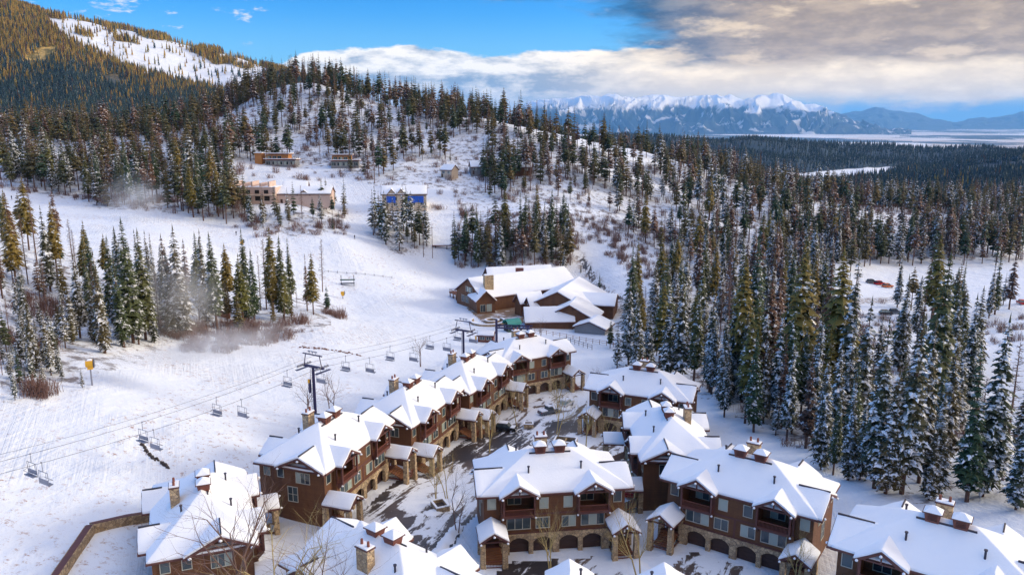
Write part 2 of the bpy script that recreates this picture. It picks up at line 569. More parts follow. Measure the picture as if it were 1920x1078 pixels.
def vnoise(x, y, seed=0):
    xi, yi = np.floor(x), np.floor(y)
    fx, fy = x - xi, y - yi
    fx, fy = fx * fx * (3 - 2 * fx), fy * fy * (3 - 2 * fy)
    def hsh(a, b):
        s = np.sin(a * 127.1 + b * 311.7 + seed * 74.7) * 43758.5453
        return s - np.floor(s)
    return ((hsh(xi, yi) * (1 - fx) + hsh(xi + 1, yi) * fx) * (1 - fy) + (hsh(xi, yi + 1) * (1 - fx) + hsh(xi + 1, yi + 1) * fx) * fy) * 2 - 1


def fbm(x, y, o=4, seed=0):
    s, a = 0, 1.0
    for i in range(o):
        s = s + a * vnoise(x * 2 ** i, y * 2 ** i, seed + i)
        a *= 0.5
    return s


def sstep(x, a, b):
    t = np.clip((x - a) / (b - a), 0, 1)
    return t * t * (3 - 2 * t)


def H(x, y):
    x = np.atleast_1d(np.asarray(x, float)); y = np.atleast_1d(np.asarray(y, float))
    out = np.empty(len(x))
    for i in range(0, len(x), 20000):
        q = uv(x[i:i + 20000], y[i:i + 20000])
        out[i:i + 20000] = tps_k(q, _U) @ _W[:_n] + _W[_n] + q @ _W[_n + 1:]
    z = CAM_H + out * y
    # roughness away from the village and the groomed run
    far = sstep(y, 330, 520) + 0.35 * sstep(-x, 70, 130) * sstep(y, 150, 190)
    z += far * (0.0035 * np.minimum(y, 3500)) * fbm(x / (0.06 * np.minimum(y, 3500) + 12), y / (0.06 * np.minimum(y, 3500) + 12), 4, 3) * sstep(-y, -9000, -5000)
    z += (0.05 * fbm(x / 5.0, y / 5.0, 3, 9) + 0.45 * fbm(x / 24.0, y / 24.0, 3, 19)) * sstep(-x, 38, 60)
    z += sstep(y, 900, 1600) * sstep(-y, -6500, -4500) * sstep(x / y, -0.05, 0.12) * 0.0075 * np.minimum(y, 3000) * fbm(x / 420.0 + 3.3, y / 420.0, 3, 29)
    # the plain is flat
    k = sstep(y, 6500, 9000)
    z = z * (1 - k) - 450 * k
    return z


def h1(x, y):
    return float(H([x], [y])[0])


_YS = np.concatenate([np.geomspace(60, 900, 420), np.geomspace(905, 6000, 160)])


def ground(px, py, ymin=60):
    """where the sight line through a photo pixel meets the terrain"""
    u = (px - 960) / F_PX; v = (539 - py) / F_PX
    dy_ = math.cos(PITCH) + v * math.sin(PITCH); dz_ = -math.sin(PITCH) + v * math.cos(PITCH)
    ys = _YS[_YS >= ymin]
    t_ = ys / dy_
    d = (CAM_H + dz_ * t_) - H(u * t_, ys)
    k = np.argmax(d < 0)
    if d[k] >= 0:
        return None
    if k == 0:
        y = ys[0]
    else:
        f = d[k - 1] / (d[k - 1] - d[k])
        y = ys[k - 1] + (ys[k] - ys[k - 1]) * f
    x = u * y / dy_
    return x, y, h1(x, y)


def inpoly(px, py, poly):
    x = np.asarray(px); y = np.asarray(py)
    c_ = np.zeros(x.shape, bool)
    j = len(poly) - 1
    for i in range(len(poly)):
        xi, yi = poly[i]; xj, yj = poly[j]
        c_ ^= ((yi > y) != (yj > y)) & (x < (xj - xi) * (y - yi) / (yj - yi + 1e-12) + xi)
        j = i
    return c_


# ------------------------------------------------------------------ terrain mesh
def f_terrain(t, b):
    p = pos(t)
    s = t.n('ShaderNodeSeparateXYZ', ins={0: p})
    a_forest = t.n('ShaderNodeAttribute', attribute_name='forest').outputs['Fac']
    a_grass = t.n('ShaderNodeAttribute', attribute_name='grass').outputs['Fac']
    a_plain = t.n('ShaderNodeAttribute', attribute_name='plain').outputs['Fac']
    a_road = t.n('ShaderNodeAttribute', attribute_name='track').outputs['Fac']
    n1 = t.noise(p, 0.05, 6, 0.6)
    n2 = t.noise(p, 0.9, 7, 0.65)
    n3 = t.noise(p, 3.5, 5, 0.7)
    snow = t.mix(n1, (0.68, 0.74, 0.84), (0.80, 0.835, 0.89))
    # dry grass poking through thin snow
    g = t.math('ADD', t.math('MULTIPLY', n2, 0.6), t.math('MULTIPLY', n3, 0.4))
    thin = t.ramp(n1, 0.40, 0.60)
    gm = t.math('MULTIPLY', t.ramp(g, 0.525, 0.64), t.math('MULTIPLY', a_grass, thin), clamp=True)
    grass = t.mix(n3, (0.20, 0.10, 0.06), (0.47, 0.27, 0.19))
    c_ = t.mix(gm, snow, grass)
    # woodland floor with litter and low scrub
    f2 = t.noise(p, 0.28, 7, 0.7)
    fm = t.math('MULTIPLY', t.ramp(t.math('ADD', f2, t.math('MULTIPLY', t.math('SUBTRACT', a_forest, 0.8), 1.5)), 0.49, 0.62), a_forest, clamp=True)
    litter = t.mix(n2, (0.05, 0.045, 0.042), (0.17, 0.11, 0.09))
    litter = t.mix(t.ramp(a_forest, 0.82, 0.98), litter, t.mix(n1, (0.008, 0.036, 0.072), (0.022, 0.066, 0.105)))  # far floor: blue of shade and distance put into its colour
    sun_glow = t.n('ShaderNodeAttribute', attribute_name='sun_glow_mask').outputs['Fac']
    litter = t.mix(sun_glow, litter, t.mix(t.ramp(t.noise(p, 0.03, 6, 0.7), 0.40, 0.62), (0.16, 0.13, 0.035), (0.70, 0.46, 0.14)))  # warm low-sun glow painted into the upper mountain floor
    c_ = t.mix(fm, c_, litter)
    # wheel tracks and worn earth
    tm = t.math('MULTIPLY', a_road, t.ramp(n2, 0.40, 0.60))
    c_ = t.mix(tm, c_, t.mix(n3, (0.16, 0.12, 0.10), (0.34, 0.25, 0.19)))
    # far plain: fields and dark timber
    mp = t.n('ShaderNodeMapping', ins={'Vector': p, 'Scale': (0.00042, 0.00020, 0.0)})
    vo = t.n('ShaderNodeTexVoronoi', distance='CHEBYCHEV', ins={'Vector': mp.outputs[0], 'Scale': 1.0})
    vs = t.n('ShaderNodeSeparateXYZ', ins={0: vo.outputs['Color']})
    pn = t.noise(mp.outputs[0], 0.55, 6, 0.65)
    timber = t.ramp(t.math('ADD', pn, t.math('MULTIPLY', t.math('SUBTRACT', vs.outputs[0], 0.5), 0.32)), 0.52, 0.57)
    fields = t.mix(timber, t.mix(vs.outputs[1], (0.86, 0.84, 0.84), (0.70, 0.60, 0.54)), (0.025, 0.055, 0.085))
    c_ = t.mix(a_plain, c_, fields)
    setc(t, b, c_)
    nf = t.noise(p, 0.35, 5, 0.6)
    mt = t.n('ShaderNodeMapping', vector_type='TEXTURE', ins={'Vector': p, 'Rotation': (0, 0, R(74)), 'Scale': (30.0, 0.7, 30.0)})
    tr = t.noise(mt.outputs[0], 1.0, 5, 0.7, dist=0.35)
    mt2 = t.n('ShaderNodeMapping', vector_type='TEXTURE', ins={'Vector': p, 'Rotation': (0, 0, R(112)), 'Scale': (26.0, 0.9, 30.0)})
    tr2 = t.noise(mt2.outputs[0], 1.0, 4, 0.7, dist=0.5)
    trk = t.math('MULTIPLY', t.math('ADD', tr, tr2), t.ramp(t.noise(p, 0.035, 4, 0.6), 0.44, 0.62))
    hh = t.math('ADD', t.math('ADD', t.math('MULTIPLY', nf, 1.2), t.math('MULTIPLY', n2, 0.5)), t.math('MULTIPLY', trk, 1.3))
    bump(t, b, hh, 0.9, 0.3)


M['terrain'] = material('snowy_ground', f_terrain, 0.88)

FOREST_POLYS = [
    [(0, 290), (120, 305), (250, 322), (430, 322), (470, 405), (380, 410), (300, 398), (180, 392), (150, 378), (0, 352)],
    [(0, 500), (120, 470), (220, 520), (330, 520), (480, 540), (640, 570), (625, 612), (520, 640), (420, 662), (330, 640), (250, 690), (190, 700), (100, 745), (0, 765)],
    [(850, 462), (1060, 436), (1075, 500), (960, 508), (850, 505)],
    [(1140, 640), (1180, 545), (1300, 490), (1480, 490), (1560, 540), (1600, 620), (1850, 700), (1900, 930), (1700, 950), (1560, 850), (1480, 840), (1300, 740), (1290, 700), (1150, 690)],
    [(1150, 300), (1300, 305), (1500, 345), (1920, 380), (1920, 490), (1600, 490), (1300, 500), (1180, 450), (1150, 380)],
    [(330, 230), (440, 200), (540, 150), (640, 165), (760, 195), (900, 222), (1000, 250), (1150, 290), (1280, 330), (1180, 440), (860, 440), (850, 360), (700, 350), (650, 330), (450, 300), (330, 330), (0, 300), (0, 262), (200, 250)],
    [(430, 395), (650, 390), (660, 432), (560, 445), (470, 435)], [(685, 440), (800, 420), (805, 485), (740, 480)],
]
TRACKS = [[(1060, 470), (1085, 468), (1105, 500), (1135, 540), (1180, 565), (1165, 575), (1118, 545), (1092, 510)],
          [(1110, 560), (1190, 560), (1200, 590), (1140, 590)], [(1600, 560), (1700, 556), (1700, 566), (1600, 570)], [(1420, 580), (1560, 572), (1600, 582), (1440, 592)]]
US = np.linspace(-1.15, 1.15, 300)
YS = np.concatenate([np.geomspace(42, 620, 330), np.geomspace(628, 6000, 170), np.geomspace(6200, 85000, 50)])
gu, gy = np.meshgrid(US, YS)
gx = gu * gy
gz = H(gx.ravel(), gy.ravel()).reshape(gx.shape)
nr, nc = gx.shape
verts = np.stack([gx, gy, gz], -1).reshape(-1, 3)
ii = (np.arange(nr - 1)[:, None] * nc + np.arange(nc - 1)[None, :]).ravel()
faces = np.stack([ii, ii + 1, ii + nc + 1, ii + nc], -1)
me = bpy.data.meshes.new('terrain')
me.from_pydata(verts.tolist(), [], faces.tolist())
me.materials.append(M['terrain'])
me.polygons.foreach_set('use_smooth', [True] * len(me.polygons))
pxs, pys = project(verts[:, 0], verts[:, 1], verts[:, 2])
vy, vx = verts[:, 1], verts[:, 0]
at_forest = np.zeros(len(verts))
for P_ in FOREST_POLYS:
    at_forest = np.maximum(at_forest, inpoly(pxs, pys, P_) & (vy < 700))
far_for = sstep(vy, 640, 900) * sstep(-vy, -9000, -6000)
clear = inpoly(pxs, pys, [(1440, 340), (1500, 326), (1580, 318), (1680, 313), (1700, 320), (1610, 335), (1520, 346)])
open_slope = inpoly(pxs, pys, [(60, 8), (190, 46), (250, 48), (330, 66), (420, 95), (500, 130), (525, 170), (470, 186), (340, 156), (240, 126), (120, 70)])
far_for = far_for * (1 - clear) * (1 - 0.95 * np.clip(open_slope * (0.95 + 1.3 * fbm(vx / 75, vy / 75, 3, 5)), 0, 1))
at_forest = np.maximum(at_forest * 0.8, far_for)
at_grass = sstep(-vx, 28, 42) * sstep(-vy, -420, -300) + 0.6 * sstep(vy, 330, 380) * sstep(-vy, -640, -600)
at_track = np.zeros(len(verts))
for P_ in TRACKS:
    at_track = np.maximum(at_track, inpoly(pxs, pys, P_) & (vy < 400))
for nm, arr in (('forest', at_forest), ('grass', np.clip(at_grass, 0, 1)), ('plain', sstep(vy, 5000, 7000)), ('track', at_track), ('sun_glow_mask', sstep(verts[:, 2] + 45 * fbm(vx / 180, vy / 180, 3, 61), 105, 190) * (vx < -150) * (vy > 1000))):  # last mask: upper slope where low-sun glow is painted
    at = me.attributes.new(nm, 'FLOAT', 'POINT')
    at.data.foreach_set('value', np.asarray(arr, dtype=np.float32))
tag(put('terrain', me), kind='structure')

# ------------------------------------------------------------------ far mountains
def f_range(t, b):
    p = pos(t)
    s = t.n('ShaderNodeSeparateXYZ', ins={0: p})
    g = t.n('ShaderNodeNewGeometry')
    n = t.noise(p, 0.00055, 8, 0.65)
    zz = t.math('ADD', s.outputs[2], t.math('MULTIPLY', t.math('SUBTRACT', n, 0.5), 1500))
    m = t.ramp(zz, 470, 700)
    low = t.ramp(t.noise(p, 0.0011, 6, 0.6), 0.56, 0.62)
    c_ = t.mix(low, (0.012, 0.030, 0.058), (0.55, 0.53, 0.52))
    setc(t, b, t.mix(m, c_, (0.84, 0.84, 0.86)))


M['range'] = material('snow_and_timber', f_range, 0.9)
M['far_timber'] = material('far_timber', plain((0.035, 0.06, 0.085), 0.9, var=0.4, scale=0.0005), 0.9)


def mountain(name, profile, D, base, depth_m, spur, seed, mat):
    pxk = np.array([q[0] for q in profile], float)
    zk = np.array([unproject_d(q[0], q[1], D)[2] for q in profile])
    px = np.linspace(pxk[0], pxk[-1], 420)
    crest = np.interp(px, pxk, zk)
    crest = crest + 95 * fbm(px / 26.0, px * 0, 4, seed) * (crest > base + 60)
    ts = np.concatenate([np.linspace(-0.35, 0, 6)[:-1], np.linspace(0, 1, 46)])
    vs = []
    for t_ in ts:
        a = abs(t_)
        y = D - t_ * depth_m
        k = (1 - a) if t_ >= 0 else (1 - 2.2 * a)
        wob = px + 26 * fbm(np.full_like(px, a * 3.0), px / 70.0, 3, seed + 5)
        rid = 1 - np.abs(vnoise(wob / 17.0, np.full_like(px, a * 0.7), seed + 2))
        rid2 = 1 - np.abs(vnoise(wob / 6.5, np.full_like(px, a * 2.2), seed + 8))
        z = base + (crest - base) * np.maximum(k, 0) ** 1.15 + spur * (rid - 0.55) * a * (1 - a) * 4 * np.clip((crest - base) / 900, 0, 1) + spur * 0.35 * (rid2 - 0.5) * a * (1 - a) * 4
        z = np.maximum(z, base - 5)
        x = (px - 960) / F_PX * y / math.cos(PITCH) * (1.0 - 0.0)
        vs.append(np.stack([x, np.full_like(px, y), z], -1))
    vs = np.array(vs)
    r_, c2 = vs.shape[:2]
    i_ = (np.arange(r_ - 1)[:, None] * c2 + np.arange(c2 - 1)[None, :]).ravel()
    fs = np.stack([i_, i_ + 1, i_ + c2 + 1, i_ + c2], -1)
    me_ = bpy.data.meshes.new(name)
    me_.from_pydata(vs.reshape(-1, 3).tolist(), [], fs.tolist())
    me_.materials.append(mat)
    me_.polygons.foreach_set('use_smooth', [True] * len(me_.polygons))
    return tag(put(name, me_), kind='structure')


mountain('mountain_range', [(900, 250), (950, 232), (985, 196), (1015, 186), (1045, 181), (1100, 184), (1135, 178), (1180, 180), (1215, 174), (1250, 181), (1290, 183), (1330, 180), (1372, 186), (1400, 181), (1445, 177), (1470, 185),
                            (1500, 199), (1530, 210), (1570, 224), (1620, 238), (1680, 247)], 38000, -452, 6500, 900, 4, M['range'])
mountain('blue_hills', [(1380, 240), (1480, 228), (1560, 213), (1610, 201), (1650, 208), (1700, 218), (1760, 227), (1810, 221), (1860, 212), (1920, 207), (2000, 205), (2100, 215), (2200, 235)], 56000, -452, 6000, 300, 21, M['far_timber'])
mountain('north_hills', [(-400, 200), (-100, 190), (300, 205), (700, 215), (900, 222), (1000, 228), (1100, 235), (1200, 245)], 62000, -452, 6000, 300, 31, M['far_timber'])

# ------------------------------------------------------------------ haze
hz = MB().box(-95000, 95000, -400, 92000, -470, 1500).build('haze', M['soil'])
hm = bpy.data.materials.new('haze_air'); hm.use_nodes = True
ht = NT(hm.node_tree)
ho = ht.n('ShaderNodeOutputMaterial')
pv = ht.n('ShaderNodeVolumePrincipled')
pv.inputs['Color'].default_value = (0.22, 0.55, 1.0, 1)
pv.inputs['Density'].default_value = 1.7e-5
pv.inputs['Anisotropy'].default_value = 0.1
ht.link(pv.outputs[0], ho.inputs['Volume'])
hz.data.materials[0] = hm
tag(hz, 'thin blue haze hanging over the far valley', 'haze', kind='stuff')
#@@PART2
# ------------------------------------------------------------------ townhouse (one prototype, copied)
def gable_roof(x0, x1, yc, hw, ze, zr, axis='x', lift=0.0, inset=0.0):
    """two slopes; ridge along axis from x0 to x1 at offset yc"""
    x0 += inset; x1 -= inset; w_ = hw - inset
    k = (zr - ze) / hw
    zl = zr - k * w_ + lift
    zt = zr + lift
    P_ = [[(x0, yc - w_, zl), (x1, yc - w_, zl), (x1, yc, zt), (x0, yc, zt)], [(x1, yc + w_, zl), (x0, yc + w_, zl), (x0, yc, zt), (x1, yc, zt)]]
    if axis == 'y':
        P_ = [[(b_, a_, z_) for a_, b_, z_ in reversed(q)] for q in P_]
    return P_


def hip_roof(x0, x1, y0, y1, ze, rx0, rx1, ry, zr, lift=0.0, inset=0.0):
    e = [(x0 + inset, y0 + inset, ze + lift), (x1 - inset, y0 + inset, ze + lift), (x1 - inset, y1 - inset, ze + lift), (x0 + inset, y1 - inset, ze + lift)]
    a, b = (rx0, ry, zr + lift), (rx1, ry, zr + lift)
    return [[e[0], e[1], b, a], [e[1], e[2], b], [e[2], e[3], a, b], [e[3], e[0], a]]


SN = 0.32      # snow depth on roofs


def roof_pair(parent, polys_fn, name='roof', board=0.22, snow=SN, bev=0.15):
    r_ = MB().shell(polys_fn(0.0, 0.0), board).build(name, M['trim'], parent)
    MB().shell(polys_fn(snow, 0.06), snow + 0.05).snow('roof_snow', r_, bev)
    return r_


_mesh_cache = {}


def window(parent, x, y, z, w_, h_, n=2, axis='-y', rows=1, frame='frame'):
    """window: frame with mullions, panes set back; (x,y,z) is the middle of the sill line on the wall face"""
    key = (round(w_, 2), round(h_, 2), n, rows, frame)
    if key not in _mesh_cache:
        fb = MB(); t_ = 0.09
        fb.box(-w_ / 2 - t_, w_ / 2 + t_, -0.10, 0.02, -t_, 0); fb.box(-w_ / 2 - t_, w_ / 2 + t_, -0.08, 0.02, h_, h_ + t_)
        fb.box(-w_ / 2 - t_, -w_ / 2, -0.08, 0.02, 0, h_); fb.box(w_ / 2, w_ / 2 + t_, -0.08, 0.02, 0, h_)
        for i in range(1, n):
            c_ = -w_ / 2 + w_ * i / n
            fb.box(c_ - 0.045, c_ + 0.045, -0.075, 0.02, 0.002, h_ - 0.002)
        for i in range(1, rows):
            c_ = h_ * i / rows
            fb.box(-w_ / 2 + 0.002, w_ / 2 - 0.002, -0.07, 0.02, c_ - 0.035, c_ + 0.035)
        pm = MB().box(-w_ / n / 2 + 0.003, w_ / n / 2 - 0.003, -0.035, 0.0, 0.003, h_ - 0.003)
        _mesh_cache[key] = (fb.mesh('window', M[frame]), pm.mesh('pane', M['glass']))
    fm, pm = _mesh_cache[key]
    rz = {'-y': 0, '+x': math.pi / 2, '+y': math.pi, '-x': -math.pi / 2}[axis] if isinstance(axis, str) else axis
    o = put('window', fm, parent, (x, y, z), rz)
    for i in range(n):
        put('pane', pm, o, (-w_ / 2 + w_ * (i + .5) / n, 0, 0))
    return o


def arch_wall(x0, x1, z1, arches, spring, crown, y0, y1):
    """stone wall with segmental-arched openings"""
    mb = MB()
    edges = [x0]
    for a, b in arches: edges += [a, b]
    edges.append(x1)
    for i in range(0, len(edges), 2):
        mb.box(edges[i], edges[i + 1], y0, y1, -1.5, z1)
    for a, b in arches:
        pts = [(a, z1), (a, spring)]
        for k in range(1, 8):
            q = k / 8
            pts.append((a + (b - a) * q, spring + (crown - spring) * math.sin(math.pi * q) ** 0.75))
        pts += [(b, spring), (b, z1)]
        mb.prism(pts, 'y', y0 + 0.004, y1 - 0.004)
    return mb


def snow_cap(parent, x, y, z, s=0.2):
    if 'cap' not in _mesh_cache:
        bm_ = bmesh.new()
        bmesh.ops.create_icosphere(bm_, subdivisions=1, radius=1.0)
        for v_ in bm_.verts:
            if v_.co.z < -0.2: v_.co.z = -0.2
        m_ = bpy.data.meshes.new('snow_cap'); bm_.to_mesh(m_); bm_.free()
        m_.materials.append(M['roof_snow']); _mesh_cache['cap'] = m_
    o = put('snow_cap', _mesh_cache['cap'], parent, (x, y, z))
    o.scale = (s, s * 1.2, s * 1.2)
    return o


def railing(name, parent, p, q, z0, z1, mat='redwood', step=0.17):
    mb = MB()
    p, q = Vector((*p, 0)), Vector((*q, 0))
    L_ = (q - p).length
    for z_ in (z0 + 0.08, z1):
        mb.bar(p + Vector((0, 0, z_)), q + Vector((0, 0, z_)), 0.065)
    n_ = max(2, int(L_ / step))
    for i in range(n_ + 1):
        c_ = p.lerp(q, i / n_)
        mb.bar(c_ + Vector((0, 0, z0)), c_ + Vector((0, 0, z1)), 0.032)
    return tag(mb.build(name, M[mat], parent), kind='stuff')


def make_townhouse():
    T_ = empty('townhouse')
    G, E = 2.95, 9.0
    # body
    b = MB()
    b.box(-10.3, 10.3, 2.6, 12.0, -1.5, E)
    b.box(-10.3, -8.0, 0.62, 2.597, -1.5, E); b.box(8.0, 10.3, 0.62, 2.597, -1.5, E)
    b.build('wall', M['siding'], T_)
    f = MB()
    f.box(-7.98, 7.98, 0.0, 2.6, G, 6.05)
    for a, c_ in ((-7.98, -7.72), (-3.06, 3.06), (7.72, 7.98)):
        f.box(a, c_, 0.003, 2.597, 6.05, E)
    f.build('front_wall', M['siding'], T_)
    # corner boards and belt boards
    tb = MB()
    tb.box(-8.05, 8.05, -0.06, 0.05, G - 0.02, G + 0.22); tb.box(-8.04, 8.04, -0.05, 0.05, 5.75, 6.02)
    for x_ in (-3.06, 3.06, -7.85, 7.85):
        tb.box(x_ - 0.13, x_ + 0.13, -0.07, 0.06, 6.03, E)
    tb.box(-0.13, 0.13, -0.055, 0.04, G + 0.23, 5.74)
    tb.build('trim_board', M['trim'], T_)
    # garage level
    arches = [(-6.75, -3.95), (-3.3, -0.5), (0.5, 3.3), (3.95, 6.75)]
    arch_wall(-8.0, 8.0, G, arches, 1.75, 2.45, -0.3, 0.25).build('stone_base', M['stone'], T_)
    for a, c_ in arches:
        d_ = MB()
        d_.box(a - 0.2, c_ + 0.2, 0.5, 0.6, -0.6, 2.7)
        for k in range(4):
            d_.box(a + 0.04, c_ - 0.04, 0.46, 0.497, 0.05 + k * 0.63, 0.60 + k * 0.63)
        d_.build('garage_door', M['garage'], T_)
    MB().box(-8.0, 8.0, 0.65, 2.55, -1.5, G - 0.01).build('garage_interior', M['dark_room'], T_)
    # side wings: stone plinth
    for sx in (-1, 1):
        MB().box(min(sx * 8.02, sx * 10.42), max(sx * 8.02, sx * 10.42), 0.5, 0.616, -1.5, 1.1).build('stone_plinth', M['stone'], T_)
    # windows, front
    for sx in (-1, 1):
        window(T_, sx * 5.4, -0.01, 3.75, 3.3, 1.75, 3)
        window(T_, sx * 1.9, -0.01, 3.75, 1.9, 1.55, 2)
        window(T_, sx * 1.75, -0.01, 6.75, 1.15, 1.55, 1)
        window(T_, sx * 9.2, 0.61, 6.75, 1.1, 1.6, 1)
        window(T_, sx * 5.4 - 0.3, 2.59, 6.3, 1.9, 2.1, 2)
        ax = '+x' if sx > 0 else '-x'
        window(T_, sx * 10.31, 4.3, 6.6, 2.3, 1.6, 3, ax)
        window(T_, sx * 10.31, 8.2, 7.1, 1.0, 1.4, 1, ax)
        window(T_, sx * 10.31, 10.6, 7.1, 1.0, 1.4, 1, ax)
        window(T_, sx * 10.31, 6.2, 3.4, 1.6, 2.3, 2, ax, rows=2)
    for x_ in (-6.5, -2.2, 2.2, 6.5):
        window(T_, x_, 12.01, 6.6, 1.6, 1.5, 2, '+y')
        window(T_, x_, 12.01, 3.4, 1.8, 1.6, 2, '+y')
    # balconies
    for sx in (-1, 1):
        c_ = sx * 5.39
        bl = MB().box(c_ - 2.3, c_ + 2.3, -0.85, 0.4, 5.78, 6.09)
        for k in (-2.1, 2.1):
            bl.prism([(0.0, 5.0), (0.0, 5.775), (-0.8, 5.775)], 'x', c_ + k - 0.1, c_ + k + 0.1)
        bl = bl.build('balcony', M['trim'], T_)
        railing('railing', bl, (c_ - 2.25, -0.8), (c_ + 2.25, -0.8), 6.1, 7.08)
        railing('railing', bl, (c_ - 2.25, -0.8), (c_ - 2.25, -0.05), 6.1, 7.08)
        railing('railing', bl, (c_ + 2.25, -0.8), (c_ + 2.25, -0.05), 6.1, 7.08)
        for k in (-2.2, 2.2):
            MB().box(c_ + k - 0.13, c_ + k + 0.13, -0.95, -0.69, 6.092, 9.05).build('post', M['trim'], bl)
        # gable over the balcony
        gr = roof_pair(T_, lambda l, i, c_=c_: gable_roof(-1.35, 5.2, c_, 2.95, 8.95, 10.75, 'y', l, i), 'gable_roof')
        tri = MB().prism([(c_ - 2.35, 9.05), (c_ + 2.35, 9.05), (c_, 10.48)], 'y', 2.3, 2.55)
        tri.build('gable_wall', M['siding'], gr)
        tr = MB()
        tr.bar((c_ - 2.5, -0.95, 9.12), (c_ + 2.5, -0.95, 9.12), 0.13)
        tr.bar((c_, -0.95, 9.1), (c_, -0.95, 10.4), 0.12)
        tr.bar((c_ - 2.75, -1.25, 8.85), (c_, -1.25, 10.5), 0.16); tr.bar((c_ + 2.75, -1.25, 8.85), (c_, -1.25, 10.5), 0.16)
        tr.build('truss', M['trim'], gr)
        for k, zz in ((-2.45, 9.0), (0, 10.25), (2.45, 9.0)):
            snow_cap(gr, c_ + k, -1.5, zz, 0.2)
        snow_cap(bl, c_ - 2.35, -0.9, 5.75, 0.17); snow_cap(bl, c_ + 2.35, -0.9, 5.75, 0.17)
        # rear gables
        rr = roof_pair(T_, lambda l, i, c_=c_: gable_roof(8.0, 13.6, c_, 2.95, 8.95, 10.75, 'y', l, i), 'gable_roof')
        MB().prism([(c_ - 2.35, 8.99), (c_ + 2.35, 8.99), (c_, 10.45)], 'y', 12.02, 12.3).build('gable_wall', M['siding'], rr)
        MB().box(c_ - 0.09, c_ + 0.09, 11.0, 13.45, 10.95, 11.17).build('ridge_vent', M['dark_steel'], rr)
    # main roof
    mr = roof_pair(T_, lambda l, i: hip_roof(-11.0, 11.0, -0.25, 12.6, 8.95, -2.8, 2.8, 6.05, 13.0, l, i), 'main_roof')
    MB().box(-3.1, 3.1, 5.2, 5.34, 12.62, 12.98).build('ridge_vent', M['dark_steel'], mr)
    # side gables
    for sx in (-1, 1):
        a, c_ = (-11.5, -4.0) if sx < 0 else (4.0, 11.5)
        sg = roof_pair(T_, lambda l, i, a=a, c_=c_: gable_roof(a, c_, 4.25, 4.35, 8.93, 11.05, 'x', l, i), 'side_roof')
        MB().prism([(0.7, 9.003), (7.8, 9.003), (4.25, 10.75)], 'x', *sorted((sx * 10.0, sx * 10.28))).build('gable_wall', M['siding'], sg)
        tr = MB()
        x_ = sx * 11.4
        tr.bar((x_, 0.1, 8.80), (x_, 4.25, 10.82), 0.15); tr.bar((x_, 8.4, 8.80), (x_, 4.25, 10.82), 0.15)
        tr.bar((sx * 11.0, 1.6, 9.45), (sx * 11.0, 6.9, 9.45), 0.12)
        tr.build('truss', M['trim'], sg)
        for yy, zz in ((0.7, 8.95), (4.25, 10.55), (7.8, 8.95)):
            o = snow_cap(sg, sx * 11.6, yy, zz, 0.2)
        v0, v1 = (-11.35, -7.2) if sx < 0 else (7.2, 11.35)
        MB().box(v0, v1, 4.06, 4.24, 11.22, 11.44).build('ridge_vent', M['dark_steel'], sg)
    # louvred cupolas
    for x_ in (-1.45, 1.45):
        cu = MB().frustum(x_, 5.75, 12.3, 13.85, 0.62, 0.55, 0.86, 0.78).build('cupola', M['redwood'], T_)
        lv = MB()
        for k in range(4):
            lv.box(x_ - 0.5, x_ + 0.5, 5.75 - 0.76 - 0.02 * k, 5.75 - 0.6 - 0.05 * k, 13.0 + k * 0.19, 13.07 + k * 0.19)
        lv.build('louvre', M['trim'], cu)
        MB().frustum(x_, 5.75, 13.86, 13.96, 1.06, 0.96, 1.06, 0.96).build('cupola_roof', M['trim'], cu)
        MB().frustum(x_, 5.75, 13.965, 14.6, 1.02, 0.92, 0.2, 0.1).build('roof_snow', M['roof_snow'], cu, bevel=0.08)
    # stone chimney behind the ridge
    ch = MB().box(-1.6, 0.2, 8.7, 9.8, 10.0, 13.7).build('chimney', M['stone'], T_)
    MB().box(-1.72, 0.32, 8.58, 9.92, 13.7, 13.84).build('cap', M['trim'], ch)
    MB().box(-1.65, 0.25, 8.65, 9.85, 13.842, 14.02).build('cap_snow', M['roof_snow'], ch, bevel=0.06)
    for x_ in (-1.25, -0.2):
        MB().bar((x_, 9.25, 13.9), (x_, 9.25, 14.6), 0.18, 0.15, 8).build('flue', M['flue'], ch)
    # vent pipes
    for x_, y_ in ((-3.6, 2.6), (4.2, 2.9), (-4.6, 8.5)):
        zt = 8.95 + 4.05 * (min(y_, 12.1 - y_) + 0.25) / 6.3
        MB().bar((x_, y_, zt - 0.2), (x_, y_, zt + 1.15), 0.13, 0.13, 8).bar((x_, y_, zt + 1.15), (x_, y_, zt + 1.3), 0.2, 0.2, 8).build('vent_pipe', M['dark_steel'], T_)
    # entry porches with stairs
    for sx in (-1, 1):
        c_ = sx * 9.35
        pr_ = MB().box(c_ - 1.5, c_ + 1.5, -0.3, 0.49, 1.0, 1.25)
        pr_.box(c_ - 1.5, c_ - 1.36, -3.6, 0.45, 0.0, 0.24); pr_.box(c_ + 1.36, c_ + 1.5, -3.6, 0.45, 0.0, 0.24)
        pr_ = pr_.build('entry_porch', M['trim'], T_)
        roof_pair(pr_, lambda l, i, c_=c_: gable_roof(-4.3, 0.62, c_, 2.15, 4.15, 5.55, 'y', l * 0.7, i), 'porch_roof')
        tr = MB()
        tr.bar((c_ - 2.0, -4.2, 4.0), (c_, -4.2, 5.3), 0.14); tr.bar((c_ + 2.0, -4.2, 4.0), (c_, -4.2, 5.3), 0.14)
        tr.bar((c_ - 1.6, -3.7, 4.0), (c_ - 1.6, 0.5, 4.0), 0.13); tr.bar((c_ + 1.6, -3.7, 4.0), (c_ + 1.6, 0.5, 4.0), 0.13)
        tr.bar((c_ - 1.6, -3.7, 4.0), (c_ + 1.6, -3.7, 4.0), 0.13)
        tr.build('truss', M['trim'], pr_)
